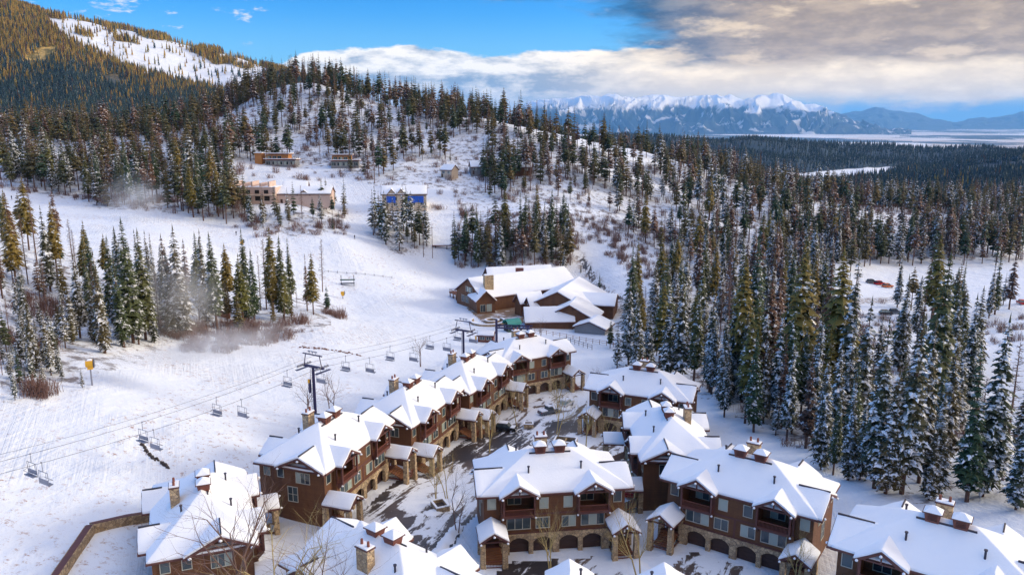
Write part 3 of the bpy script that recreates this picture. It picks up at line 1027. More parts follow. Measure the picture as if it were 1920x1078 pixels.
        for k, zz in ((-1.85, 4.05), (0, 5.1), (1.85, 4.05)):
            snow_cap(pr_, c_ + k, -4.45, zz, 0.18)
        for px_ in (-1.55, 1.55):
            for py_ in (-3.7, 0.25):
                MB().frustum(c_ + px_, py_, -1.5, 3.9, 0.42, 0.42, 0.33, 0.33).build('pillar', M['stone'], pr_)
        for k in range(7):
            MB().box(c_ - 1.3, c_ + 1.3, -2.9 + k * 0.37, -2.9 + k * 0.37 + 0.42, 0.05 + k * 0.17, 0.20 + k * 0.17).build('step', M['deckwood'], pr_)
        railing('railing', pr_, (c_ - 1.15, -3.7), (c_ + 1.15, -3.7), 0.1, 1.1, step=0.2)
        MB().box(c_ - 0.55, c_ + 0.55, 0.50, 0.6, 1.27, 3.4).build('door', M['garage'], pr_)
    return T_


proto = make_townhouse()
bpy.context.view_layer.update()
index_children()
HOUSES = [
    ('townhouse in the middle of the village with a bare tree before its garages', 6.3, 105.2, 7.7, -0.8),
    ('shaded townhouse right of centre, stone stair porch at its left corner', 31.0, 101.8, -34.1, 0.0),
    ('townhouse cut off by the bottom right corner of the picture', 46.4, 78.9, -35.1, 2.2),
    ('farthest townhouse at the top of the drive, nearest the lodge', 6.3, 186.0, 31.3, -5.3),
    ('townhouse beside the spruces, first on the right side of the drive', 25.6, 155.5, -22.9, -4.2),
    ('townhouse in the left row with a big shaded end wall towards the viewer', -24.0, 119.6, 71.0, 0.1),
    ('second townhouse of the sunlit left row, counted from the viewer', -13.8, 143.3, 69.3, -2.2),
    ('third townhouse of the sunlit left row, next to the farthest one', -4.3, 164.8, 67.5, -3.6),
    ('townhouse turned side-on between the two townhouses right of the drive', 20.6, 128.0, -92.0, -1.4),
    ('townhouse seen from behind at the bottom centre, stone chimney nearest the viewer', -11.1, 88.0, 142.0, 0.2),
    ('snow-roofed townhouse at the bottom left behind bare branches', -35.2, 99.2, 112.0, 0.4),
    ('townhouse at the bottom edge, only its snowy gable peaks showing', 12.0, 82.3, 176.0, -0.6),
]
DROP = {'townhouse at the bottom edge, only its snowy gable peaks showing'[:32]: [q.name for q in kids(proto) if q.name.split('.')[0] in ('cupola', 'chimney')]}
first = True
for lab, X, Y, a, z in HOUSES:
    o = proto if first else copy_tree(proto, None, DROP.get(lab[:32], ()))
    first = False
    o.location = (X, Y, z); o.rotation_euler = (0, 0, R(a))
    tag(o, lab, 'townhouse', 'brown snow-roofed townhouses round the drive')

# ------------------------------------------------------------------ drive through the village
def draped(name, polys_px, mat, lift, step=0.8, poly_world=None, **kw):
    vs, fs, idx = [], [], {}
    for P_ in polys_px:
        PW = [ground(*q)[:2] for q in P_] if not poly_world else P_
        xs = [q[0] for q in PW]; ys = [q[1] for q in PW]
        X_ = np.arange(min(xs), max(xs) + step, step); Y_ = np.arange(min(ys), max(ys) + step, step)
        gx_, gy_ = np.meshgrid(X_, Y_)
        ins_ = inpoly(gx_, gy_, PW)
        hh_ = H(gx_.ravel(), gy_.ravel()).reshape(gx_.shape)
        def vid(i, j):
            k = (round(X_[j], 3), round(Y_[i], 3))
            if k not in idx:
                idx[k] = len(vs); vs.append((X_[j], Y_[i], hh_[i, j] + lift))
            return idx[k]
        for i in range(len(Y_) - 1):
            for j in range(len(X_) - 1):
                if ins_[i, j] and ins_[i + 1, j] and ins_[i, j + 1] and ins_[i + 1, j + 1]:
                    fs.append((vid(i, j), vid(i, j + 1), vid(i + 1, j + 1), vid(i + 1, j)))
    me_ = bpy.data.meshes.new(name)
    me_.from_pydata(vs, [], fs)
    me_.materials.append(mat)
    me_.polygons.foreach_set('use_smooth', [True] * len(fs))
    return tag(put(name, me_), **kw)


drive = [(-29, 97), (-26, 107), (-22.5, 119), (-18, 132), (-12.6, 143), (-7.5, 155), (-3, 166), (2.5, 178), (8, 184), (14, 188), (18, 179), (16, 168), (14, 158), (22, 153), (30, 148), (21, 143), (14, 138), (15, 128), (17, 119),
         (12, 121), (4, 124), (-3, 122), (-7, 112), (-9, 102), (-8, 97), (-14, 95)]
draped('road', [drive], M['asphalt'], 0.05, 0.4, True, kind='structure')
draped('driveway', [[(-3.5, 94), (16, 96.5), (17, 103), (15, 104.3), (-1.5, 102.3)]], M['asphalt'], 0.05, 0.7, True, kind='structure')
draped('driveway', [[(21, 99), (32, 90), (38, 95), (36.5, 97.4), (25.5, 104.2)]], M['asphalt'], 0.05, 0.7, True, kind='structure')

# ------------------------------------------------------------------ foliage
def f_foliage(c1, c2, snow, scale=1.1):
    def fn(t, b):
        r = t.n('ShaderNodeObjectInfo').outputs['Random']
        o = objpos(t)
        g = t.n('ShaderNodeNewGeometry')
        nz = t.n('ShaderNodeSeparateXYZ', ins={0: g.outputs['Normal']}).outputs[2]
        off = t.n('ShaderNodeCombineXYZ', ins={0: t.math('MULTIPLY', r, 60.0)})
        v = t.n('ShaderNodeVectorMath', operation='ADD', ins={0: o, 1: off.outputs[0]})
        n = t.noise(v.outputs[0], scale, 4, 0.7)
        n2 = t.noise(v.outputs[0], 0.35, 3)
        base = t.mix(r, c1, c2)
        base = t.mix(n2, t.mix(0.45, base, (0.014, 0.018, 0.010)), base)
        m = t.math('MULTIPLY', t.ramp(n, 0.66 - snow * 0.42, 0.72 - snow * 0.42), t.ramp(nz, 0.10, 0.42))
        setc(t, b, t.mix(m, base, (0.80, 0.83, 0.89)))
    return fn


M['fol_snowy'] = material('snowy_needles', f_foliage((0.024, 0.040, 0.016), (0.095, 0.072, 0.024), 0.36), 0.8)
M['fol_dark'] = material('dark_needles', f_foliage((0.026, 0.066, 0.026), (0.100, 0.100, 0.026), 0.25), 0.8)
M['fol_olive'] = material('olive_needles', f_foliage((0.110, 0.115, 0.016), (0.240, 0.160, 0.026), 0.18), 0.8)
M['fol_rust'] = material('rust_needles', f_foliage((0.105, 0.050, 0.032), (0.185, 0.088, 0.050), 0.24), 0.8)
M['fol_hill'] = material('hill_needles', f_foliage((0.014, 0.052, 0.022), (0.150, 0.100, 0.026), 0.12), 0.8)
M['fol_glow'] = material('sun_glow_needles', f_foliage((0.22, 0.19, 0.035), (0.55, 0.32, 0.065), 0.16, 0.5), 0.8)  # low-sun glow on the mountain painted into the needle colour
M['fol_far'] = material('far_shade_needles', f_foliage((0.008, 0.040, 0.060), (0.028, 0.078, 0.092), 0.26, 0.5), 0.8)  # bluish tint stands for shade and distance over the far trees
M['bark'] = material('conifer_bark', plain((0.115, 0.062, 0.046), 0.9, var=0.4), 0.9)
M['bark_larch'] = material('larch_bark', plain((0.16, 0.095, 0.075), 0.9, var=0.4), 0.9)
M['bark_aspen'] = material('aspen_bark', plain((0.40, 0.31, 0.13), 0.8, var=0.35), 0.8)
M['twig'] = material('bare_twigs', plain((0.19, 0.105, 0.085), 0.9, var=0.45, scale=0.6), 0.9)


def conifer_meshes(seed, Ht=20.0, rad=2.5, c0=0.1, levels=26, nb=7, segs=4, jag=0.35, sparse=0.0, droop=0.5):
    """(trunk builder, crown builder) of a conifer with drooping, jagged boughs"""
    rnd = random.Random(seed)
    tk = MB()
    n = 6
    ks = [0, 0.25, 0.6, 1.0]
    bendx, bendy = rnd.uniform(-.25, .25), rnd.uniform(-.25, .25)
    def axis(q):
        return Vector((bendx * math.sin(q * 2.5), bendy * math.sin(q * 2.1), Ht * q))
    for a, b in zip(ks, ks[1:]):
        ra, rb = Ht * 0.0125 * (1 - a) + 0.02, Ht * 0.0125 * (1 - b) + 0.02
        p0, p1 = axis(a), axis(b)
        if a == 0: p0.z -= 1.2
        tk.bar(p0, p1, ra, rb, n)
    cr = MB()
    for L_ in range(levels):
        q = c0 + (1 - c0) * (L_ + rnd.uniform(-.3, .3)) / levels
        q = min(max(q, c0), 0.985)
        if rnd.random() < sparse: continue
        prof = ((1 - q) / (1 - c0)) ** 0.82
        prof *= min(1.0, 0.55 + (q - c0) * 4.0)
        length = rad * prof + 0.12
        m = max(3, int(nb * (0.55 + 0.45 * prof)))
        ph0 = rnd.uniform(0, 6.28)
        for k in range(m):
            if rnd.random() < 0.08 + sparse * 0.4: continue
            ph = ph0 + 2 * math.pi * (k + rnd.uniform(-.3, .3)) / m
            l = length * rnd.uniform(0.62, 1.18)
            d = Vector((math.cos(ph), math.sin(ph), 0)); s = Vector((-d.y, d.x, 0))
            base = axis(min(1, q + rnd.uniform(-.006, .006)))
            up = l * rnd.uniform(0.05, 0.25) * (1 if q < 0.75 else 1.7); dr = l * rnd.uniform(droop * 0.7, droop * 1.4)
            wmax = (min(l * 0.34, 0.85) if segs < 4 else min(l * 0.27, 0.55)) * rnd.uniform(0.8, 1.25) + 0.05
            vs, fs = [], []
            for i in range(segs + 1):
                t_ = i / segs
                c_ = base + d * (l * t_) + Vector((0, 0, up * t_ - dr * t_ * t_))
                wv = wmax * (math.sin(math.pi * min(1, 0.12 + 0.82 * t_)) ** 0.8)
                if i % 2: wv *= 1 + jag
                else: wv *= 1 - jag
                if segs == 1: wv = wmax * (1.25 if i == 0 else 0.4)
                elif i == segs: wv = 0.03
                sw = d * (rnd.uniform(-.1, .1) * l)
                vs += [c_ + s * wv + sw + Vector((0, 0, -0.42 * wv)), c_ + Vector((0, 0, 0.02)), c_ - s * wv * rnd.uniform(.8, 1.2) + sw + Vector((0, 0, -0.42 * wv))]
            for i in range(segs):
                a = i * 3
                fs += [(a, a + 1, a + 4, a + 3), (a + 1, a + 2, a + 5, a + 4)]
            cr.add(vs, fs)
    # leader
    top = axis(1.0)
    cr.add([top + Vector((0, 0, Ht * 0.025)), axis(.965) + Vector((.13, 0, 0)), axis(.965) + Vector((-.07, .11, 0)), axis(.965) + Vector((-.07, -.11, 0))], [(0, 1, 2), (0, 2, 3), (0, 3, 1)])
    return tk, cr


def larch_meshes(seed, Ht=20.0):
    rnd = random.Random(seed)
    tk = MB().bar((0, 0, -1.2), (0, 0, Ht * .5), Ht * .010, Ht * .007, 6).bar((0, 0, Ht * .5), (0, 0, Ht), Ht * .007, .02, 6)
    cr = MB()
    for k in range(150):
        q = 0.22 + 0.77 * (k / 150) ** 0.9
        l = 2.1 * (1 - q) ** 0.6 * rnd.uniform(.5, 1.15) + .15
        ph = rnd.uniform(0, 6.28)
        d = Vector((math.cos(ph), math.sin(ph), 0))
        p = Vector((0, 0, Ht * q))
        e = p + d * l + Vector((0, 0, l * rnd.uniform(-.15, .25)))
        cr.bar(p, e, 0.045, 0.012, 3)
        for j in range(3):
            a = p.lerp(e, rnd.uniform(.35, .95))
            cr.bar(a, a + Vector((rnd.uniform(-.4, .4), rnd.uniform(-.4, .4), rnd.uniform(-.25, .25))), 0.02, 0.01, 3)
    return tk, cr


def aspen_meshes(seed, Ht=9.0, spread=0.42):
    rnd = random.Random(seed)
    tk, cr = MB(), MB()
    def grow(p, d, l, r, lev):
        steps = 3 if lev < 2 else 2
        for i in range(steps):
            nd = (d + Vector((rnd.uniform(-.12, .12), rnd.uniform(-.12, .12), rnd.uniform(0, .12)))).normalized()
            q = p + nd * (l / steps)
            r2 = r * (0.84 if lev < 2 else 0.7)
            (tk if lev == 0 else cr).bar(p, q, r, r2, 5 if lev < 2 else 3)
            p, d, r = q, nd, r2
            if lev < 4 and (i > 0 or lev > 0):
                for _ in range(2 if lev < 2 else rnd.choice((1, 2))):
                    ph = rnd.uniform(0, 6.28)
                    side = d.orthogonal().normalized()
                    side.rotate(Matrix.Rotation(ph, 3, d))
                    grow(p, (d + side * rnd.uniform(spread, spread * 2.2)).normalized(), l * rnd.uniform(.42, .68), r * .62, lev + 1)
    nst = rnd.choice((1, 2, 2))
    for s in range(nst):
        grow(Vector((rnd.uniform(-.2, .2), rnd.uniform(-.2, .2), -0.6)), Vector((rnd.uniform(-.15, .15), rnd.uniform(-.15, .15), 1)).normalized(), Ht * 0.72 * rnd.uniform(.8, 1), Ht * 0.013, 0)
    return tk, cr


def shrub_mesh(seed, Ht=1.5, n=34):
    rnd = random.Random(seed)
    m = MB()
    for k in range(n):
        p = Vector((rnd.gauss(0, .55), rnd.gauss(0, .55), -.1))
        q = p + Vector((rnd.gauss(0, .38), rnd.gauss(0, .38), Ht * rnd.uniform(.5, 1.1)))
        m.bar(p, q, 0.035, 0.008, 3)
        for j in range(2):
            a = p.lerp(q, rnd.uniform(.35, .8))
            m.bar(a, a + Vector((rnd.uniform(-.35, .35), rnd.uniform(-.35, .35), rnd.uniform(.1, .5))), 0.02, 0.006, 3)
    return m


KIND_MAT = {'snowy': 'fol_snowy', 'dark': 'fol_dark', 'olive': 'fol_olive', 'rust': 'fol_rust'}
NEAR, MIDT = {}, {}
for kd in KIND_MAT:
    NEAR[kd] = []; MIDT[kd] = []
    for i in range(4):
        seed = 100 * list(KIND_MAT).index(kd) + i
        rr_ = {'snowy': 2.35, 'dark': 2.3, 'olive': 2.9, 'rust': 2.1}[kd] * (0.82 + 0.13 * i)
        c0 = {'snowy': (0.05, 0.10, 0.16, 0.08), 'dark': (0.10, 0.18, 0.25, 0.12), 'olive': (0.22, 0.3, 0.38, 0.26), 'rust': (0.15, 0.28, 0.36, 0.2)}[kd][i]
        tk, cr = conifer_meshes(seed, 20, rr_, c0, 46, 9, 5, 0.5, 0.22 if kd == 'rust' else (0.10 if kd == 'olive' else 0.02), 0.55)
        NEAR[kd].append((tk.mesh('trunk', M['bark'], tri_fix=False), cr.mesh('crown', M[KIND_MAT[kd]], tri_fix=False)))
        tk, cr = conifer_meshes(seed + 50, 20, rr_, c0, 20, 6, 2, 0.25, 0.2 if kd == 'rust' else 0.05, 0.5)
        MIDT[kd].append((tk.mesh('trunk', M['bark'], tri_fix=False), cr.mesh('crown', M[KIND_MAT[kd]], tri_fix=False)))
LARCH = []
for i in range(3):
    tk, cr = larch_meshes(900 + i)
    LARCH.append((tk.mesh('trunk', M['bark_larch'], tri_fix=False), cr.mesh('crown', M['bark_larch'], tri_fix=False)))

rng = np.random.default_rng(7)
rnd = random.Random(11)
trees = []           # dict(x, y, z, h, kind, zone)

HAND = [  # photo x of the stem, y of its foot, y of its top, kind, zone
    (30, 533, 400, 'olive', 'L'), (53, 533, 400, 'larch', 'L'), (95, 547, 387, 'snowy', 'L'), (115, 500, 440, 'dark', 'L'), (143, 510, 430, 'larch', 'L'), (211, 606, 443, 'dark', 'L'),
    (197, 662, 470, 'snowy', 'L'), (250, 643, 410, 'dark', 'L'), (233, 627, 437, 'snowy', 'L'), (273, 637, 430, 'dark', 'L'), (280, 627, 490, 'dark', 'L'), (315, 603, 440, 'rust', 'L'),
    (340, 630, 423, 'snowy', 'L'), (387, 610, 432, 'snowy', 'L'), (408, 627, 437, 'dark', 'L'), (430, 593, 457, 'olive', 'L'), (463, 580, 430, 'dark', 'L'), (458, 618, 477, 'olive', 'L'),
    (500, 580, 447, 'larch', 'L'), (513, 593, 427, 'olive', 'L'), (533, 600, 443, 'dark', 'L'), (547, 573, 447, 'dark', 'L'), (588, 590, 475, 'olive', 'L'), (605, 547, 447, 'larch', 'L'),
    (613, 587, 533, 'dark', 'L'), (150, 627, 513, 'snowy', 'L'), (123, 653, 563, 'snowy', 'L'), (13, 660, 573, 'dark', 'L'), (93, 690, 580, 'snowy', 'L'), (67, 627, 590, 'snowy', 'L'),
    (230, 650, 520, 'snowy', 'L'), (155, 727, 690, 'snowy', 'L'), (40, 690, 600, 'snowy', 'L'), (5, 560, 430, 'rust', 'L'), (75, 560, 470, 'rust', 'L'), (178, 640, 540, 'snowy', 'L'), (110, 700, 640, 'snowy', 'L'), (60, 720, 640, 'snowy', 'L'),
    (1157, 690, 605, 'snowy', 'R'), (1195, 700, 562, 'snowy', 'R'), (1216, 695, 580, 'snowy', 'R'), (1250, 715, 545, 'snowy', 'R'), (1236, 690, 520, 'olive', 'R'), (1275, 715, 520, 'snowy', 'R'), (1300, 720, 530, 'dark', 'R'),
    (1330, 735, 540, 'snowy', 'R'), (1357, 780, 700, 'dark', 'R'), (1385, 745, 480, 'olive', 'R'), (1400, 740, 425, 'dark', 'R'), (1425, 780, 560, 'snowy', 'R'), (1455, 790, 590, 'snowy', 'R'), (1485, 760, 450, 'olive', 'R'),
    (1530, 800, 590, 'snowy', 'R'), (1562, 780, 440, 'olive', 'R'), (1580, 800, 470, 'snowy', 'R'), (1500, 790, 610, 'dark', 'R'), (1605, 850, 560, 'snowy', 'R'),
    (1640, 915, 600, 'snowy', 'N'), (1690, 925, 590, 'snowy', 'N'), (1660, 925, 690, 'snowy', 'N'), (1722, 905, 600, 'snowy', 'N'), (1738, 830, 470, 'dark', 'N'), (1765, 880, 625, 'snowy', 'N'),
    (1840, 930, 592, 'snowy', 'N'), (1812, 940, 650, 'dark', 'N'), (1905, 955, 760, 'snowy', 'N'), (1912, 870, 690, 'snowy', 'N'), (1560, 860, 640, 'snowy', 'N'), (1540, 880, 690, 'snowy', 'N'), (1590, 900, 700, 'snowy', 'N'), (1750, 930, 740, 'snowy', 'N'), (1880, 900, 640, 'larch', 'N'),
    (1800, 590, 490, 'dark', 'P'), (1682, 577, 480, 'snowy', 'P'), (1708, 582, 500, 'olive', 'P'), (1745, 610, 440, 'olive', 'P'), (1865, 590, 470, 'dark', 'P'), (1892, 580, 470, 'rust', 'P'), (1775, 600, 520, 'larch', 'P'), (1720, 640, 520, 'snowy', 'P'),
    (1124, 541, 511, 'dark', 'G'), (1089, 512, 495, 'dark', 'G'), (1058, 510, 463, 'snowy', 'G'),
]
for px, yb, yt, kd, zo in HAND:
    g = ground(px, yb)
    if g is None: continue
    x, y, z = g
    zt = unproject_d(px, yt, y)[2]
    trees.append(dict(x=x, y=y, z=z, h=min(max(zt - z, 2.5), 37), kind=kd, zone=zo))


def blocked(x, y):
    for _, X, Y, a, z in HOUSES:
        c_, s_ = math.cos(R(a)), math.sin(R(a))
        lx, ly = (x - X) * c_ + (y - Y) * s_, -(x - X) * s_ + (y - Y) * c_
        if -13 < lx < 13 and -7 < ly < 15: return True
    if -22 < x < 36 and 250 < y < 318 and (x > -12 or y > 280): return True
    return False


def scatter(zone, poly, y0, y1, count, hr, kinds, spacing, gap=0.0, wexp=1.0):
    xs = [q[0] for q in poly]
    u0, u1 = (min(xs) - 1010) / F_PX, (max(xs) - 910) / F_PX
    N = count * 60
    yy = np.sqrt(rng.uniform(y0 * y0, y1 * y1, N)) if wexp == 1.0 else rng.uniform(y0, y1, N)
    xx = rng.uniform(u0, u1, N) * yy
    zz = H(xx, yy)
    px, py = project(xx, yy, zz)
    ok = inpoly(px, py, poly)
    if gap:
        ok &= fbm(xx / 26.0, yy / 26.0, 3, 17) > (gap - 0.5) * 2
    cells = {}
    got = 0
    for i in np.nonzero(ok)[0]:
        if got >= count: break
        x, y, z = float(xx[i]), float(yy[i]), float(zz[i])
        k = (int(x // spacing), int(y // spacing))
        if any((x - a) ** 2 + (y - b) ** 2 < spacing ** 2 for di in (-1, 0, 1) for dj in (-1, 0, 1) for a, b in cells.get((k[0] + di, k[1] + dj), ())):
            continue
        if y < 330 and blocked(x, y): continue
        cells.setdefault(k, []).append((x, y))
        trees.append(dict(x=x, y=y, z=z, h=rnd.uniform(*hr) * (0.5 if rnd.random() < 0.14 else 1), kind=rnd.choices(list(kinds), list(kinds.values()))[0], zone=zone))
        got += 1


scatter('L', [(0, 520), (120, 560), (140, 640), (110, 700), (60, 730), (0, 745)], 120, 230, 32, (6, 14), {'snowy': 6, 'larch': 1, 'dark': 1}, 3.0)
scatter('L', [(0, 430), (110, 470), (230, 530), (180, 560), (0, 520)], 180, 300, 14, (14, 22), {'olive': 3, 'dark': 3, 'rust': 3, 'larch': 2}, 4.0)
scatter('L', [(330, 570), (480, 560), (620, 585), (520, 620), (400, 640)], 190, 300, 16, (12, 22), {'olive': 3, 'dark': 4, 'rust': 1, 'larch': 2}, 3.5)
scatter('L', [(0, 640), (110, 660), (120, 715), (70, 748), (0, 762)], 110, 200, 26, (2.5, 6), {'snowy': 5, 'larch': 1}, 1.8)
scatter('L', [(140, 560), (330, 560), (330, 640), (230, 660), (150, 640)], 150, 260, 24, (13, 22), {'snowy': 4, 'dark': 3, 'larch': 1}, 3.5)
scatter('B', [(0, 300), (120, 310), (250, 328), (430, 326), (462, 402), (380, 405), (300, 392), (180, 386), (150, 374), (0, 348)], 320, 470, 165, (17, 26), {'dark': 5, 'olive': 3, 'snowy': 2, 'rust': 2}, 4.0)
scatter('S', [(330, 388), (460, 388), (462, 420), (400, 425), (340, 405)], 300, 400, 14, (17, 25), {'olive': 4, 'rust': 2, 'dark': 2}, 3.5)
scatter('S', [(440, 400), (650, 392), (650, 430), (560, 442), (470, 432)], 310, 400, 26, (9, 16), {'dark': 5, 'olive': 3, 'snowy': 3, 'larch': 1}, 3.2)
scatter('T', [(690, 440), (720, 425), (800, 430), (802, 480), (760, 482), (740, 470)], 290, 380, 20, (15, 24), {'dark': 4, 'snowy': 4}, 2.8)
scatter('D', [(845, 470), (930, 452), (1060, 440), (1072, 498), (960, 506), (850, 504)], 300, 390, 62, (14, 25), {'dark': 4, 'olive': 3, 'snowy': 3, 'rust': 2}, 3.0)
scatter('R', [(1140, 650), (1180, 560), (1240, 520), (1300, 500), (1480, 500), (1560, 540), (1600, 620), (1600, 760), (1560, 840), (1480, 830), (1390, 780), (1320, 720), (1300, 690), (1180, 690)], 150, 340, 150, (15, 30), {'snowy': 6, 'dark': 3, 'olive': 3, 'rust': 4, 'larch': 2}, 3.8)
scatter('N', [(1560, 850), (1600, 700), (1720, 650), (1800, 680), (1830, 780), (1880, 930), (1700, 940), (1600, 900)], 110, 230, 18, (9, 20), {'snowy': 6, 'dark': 2, 'larch': 1}, 4.0)
scatter('N', [(1600, 640), (1780, 660), (1850, 760), (1800, 820), (1600, 780)], 130, 260, 26, (17, 29), {'snowy': 5, 'dark': 3, 'olive': 2, 'rust': 1}, 4.0)
scatter('R', [(1305, 712), (1400, 755), (1500, 800), (1600, 860), (1640, 905), (1560, 890), (1450, 835), (1340, 775)], 110, 200, 26, (13, 25), {'snowy': 6, 'dark': 3, 'olive': 1, 'rust': 1}, 3.4)
scatter('P', [(1560, 520), (1760, 560), (1900, 560), (1900, 600), (1640, 610)], 250, 380, 12, (12, 20), {'snowy': 3, 'dark': 3, 'rust': 2}, 5)
scatter('P', [(1480, 560), (1600, 600), (1640, 660), (1560, 640)], 230, 340, 8, (12, 22), {'snowy': 3, 'dark': 2, 'rust': 1}, 5)
scatter('H', [(330, 232), (440, 200), (520, 160), (560, 150), (640, 166), (760, 197), (900, 224), (1000, 252), (1150, 292), (1250, 300), (1280, 330), (1200, 380), (1180, 430), (860, 425), (850, 360), (800, 345), (700, 345), (650, 328), (450, 300), (330, 325), (200, 320), (0, 298), (0, 262), (200, 250)],
        400, 660, 1250, (12, 24), {'dark': 5, 'olive': 5, 'rust': 3, 'larch': 2}, 3.4, gap=0.38)
scatter('H', [(520, 160), (545, 148), (640, 160), (760, 192), (900, 220), (1000, 248), (1100, 275), (1250, 300), (1250, 312), (1100, 292), (900, 238), (700, 200), (560, 165)], 480, 680, 130, (15, 24), {'dark': 5, 'olive': 3, 'rust': 2, 'larch': 1}, 3.6)
scatter('H', [(0, 240), (200, 235), (340, 220), (440, 195), (520, 165), (500, 200), (350, 245), (180, 268), (0, 275)], 470, 720, 150, (18, 27), {'dark': 5, 'olive': 3, 'rust': 2}, 3.6)
scatter('M', [(1150, 300), (1300, 308), (1500, 345), (1700, 365), (1920, 380), (1920, 488), (1600, 488), (1400, 500), (1300, 500), (1180, 450), (1150, 380)], 340, 720, 1000, (15, 26), {'dark': 5, 'snowy': 3, 'rust': 4, 'olive': 3, 'larch': 1}, 4.2, gap=0.30)
scatter('M', [(1450, 440), (1600, 445), (1920, 440), (1920, 498), (1640, 500), (1560, 520), (1450, 520)], 330, 520, 170, (17, 25), {'rust': 5, 'dark': 4, 'snowy': 2, 'olive': 2}, 3.8)

CAR_PX = [(1634, 528, 365), (1649, 531, 365), (1664, 536, 360), (1631, 591, 280), (1661, 587, 285), (1678, 585, 285), (1634, 624, 250), (1626, 634, 245), (1619, 644, 240)]


def hides_car(q):
    bx, by = project(q['x'], q['y'], q['z']); tx, ty = project(q['x'], q['y'], q['z'] + q['h'])
    for cx, cy, cd in CAR_PX:
        if q['y'] < cd - 4 and ty < cy < by:
            f = (cy - ty) / (by - ty)
            if abs(tx + (bx - tx) * f - cx) < 8 + 0.13 * (by - ty) * f: return True
    return False


n_hand = len(HAND)
trees = [q for i, q in enumerate(trees) if i < n_hand and q['zone'] != 'P' or not hides_car(q)]
for t_ in trees:
    t_['ph'] = t_['h'] * F_PX / math.hypot(t_['y'], CAM_H)
ZL = {'L': 'the wood between the left ski runs', 'B': 'the dark belt above the upper left run', 'S': 'the screen before the half-built houses', 'T': 'the clump below the blue-wrapped house',
      'D': 'the stand close behind the lodge', 'R': 'the dense stand right of the townhouses', 'N': 'the spruces above the bottom right roof', 'P': 'the fringe of the snowy parking field',
      'G': 'the roadside right of the lodge', 'H': 'the open forest on the round hill', 'M': 'the mixed forest above the parking field'}
KL = {'snowy': 'snow-laden spruce', 'dark': 'dark conifer', 'olive': 'olive pine', 'rust': 'rust-brown conifer', 'larch': 'leafless larch'}
KN = {'snowy': 'spruce_tree', 'dark': 'conifer_tree', 'olive': 'pine_tree', 'rust': 'brown_conifer_tree', 'larch': 'bare_larch_tree'}
order = sorted(range(len(trees)), key=lambda i: -trees[i]['ph'])
single = set(order[:380])
for i in range(len(trees)):
    trees[i]['px'] = project(trees[i]['x'], trees[i]['y'], trees[i]['z'])[0]
for zo in ZL:
    xs_ = sorted(trees[i]['px'] for i in single if trees[i]['zone'] == zo)
    for i in single:
        q = trees[i]
        if q['zone'] != zo: continue
        r_ = xs_.index(q['px']) / max(1, len(xs_))
        q['part'] = ('in the left part of ', 'in the middle of ', 'in the right part of ')[min(2, int(r_ * 3))] if len(xs_) > 5 else 'in '
        q['size'] = 'tall ' if q['h'] > 25 else ('middle-sized ' if q['h'] > 14 else 'small ')
seen_max = {}
for i in order[:380]:
    q = trees[i]; k_ = (q['zone'], q['kind'])
    if k_ not in seen_max: seen_max[k_] = i
rest = []
for i in order:
    t_ = trees[i]
    if i not in single:
        rest.append(t_); continue
    kd = t_['kind']
    lib = LARCH if kd == 'larch' else (NEAR[kd] if t_['ph'] > 95 else MIDT[kd])
    tk, cr = lib[rnd.randrange(len(lib))]
    s = t_['h'] / 20.0
    lab = ('biggest ' + KL[kd] + ' in ' if seen_max[(t_['zone'], kd)] == i else t_['size'] + KL[kd] + ' ' + t_['part']) + ZL[t_['zone']]
    o = empty(KN[kd], (t_['x'], t_['y'], t_['z']), rnd.uniform(0, 6.28), lab, 'tree', KL[kd] + ' of ' + ZL[t_['zone']])
    wd = s * rnd.uniform(.88, 1.15) * (1.2 if t_['h'] < 12 else 1.0)
    o.scale = (wd, wd, s)
    o.rotation_euler = (rnd.uniform(-.02, .02), rnd.uniform(-.02, .02), rnd.uniform(0, 6.28))
    put('trunk', tk, o); put('crown', cr, o)


# ------------------------------------------------------------------ masses of trees: one object each, spread by geometry nodes
def joined(name, tk, cr, mats):
    nv = len(tk.v)
    m = MB(); m.v = tk.v + cr.v; m.f = tk.f + [tuple(i + nv for i in f) for f in cr.f]
    me_ = bpy.data.meshes.new(name)
    me_.from_pydata(m.v, [], m.f)
    for q in mats: me_.materials.append(q)
    me_.polygons.foreach_set('material_index', [0] * len(tk.f) + [1] * len(cr.f))
    return bpy.data.objects.new(name, me_)


def template_collection(name, objs):
    c_ = bpy.data.collections.new(name)
    for i, o in enumerate(objs):
        o.name = '%s_%02d' % (name, i)
        c_.objects.link(o)
    return c_


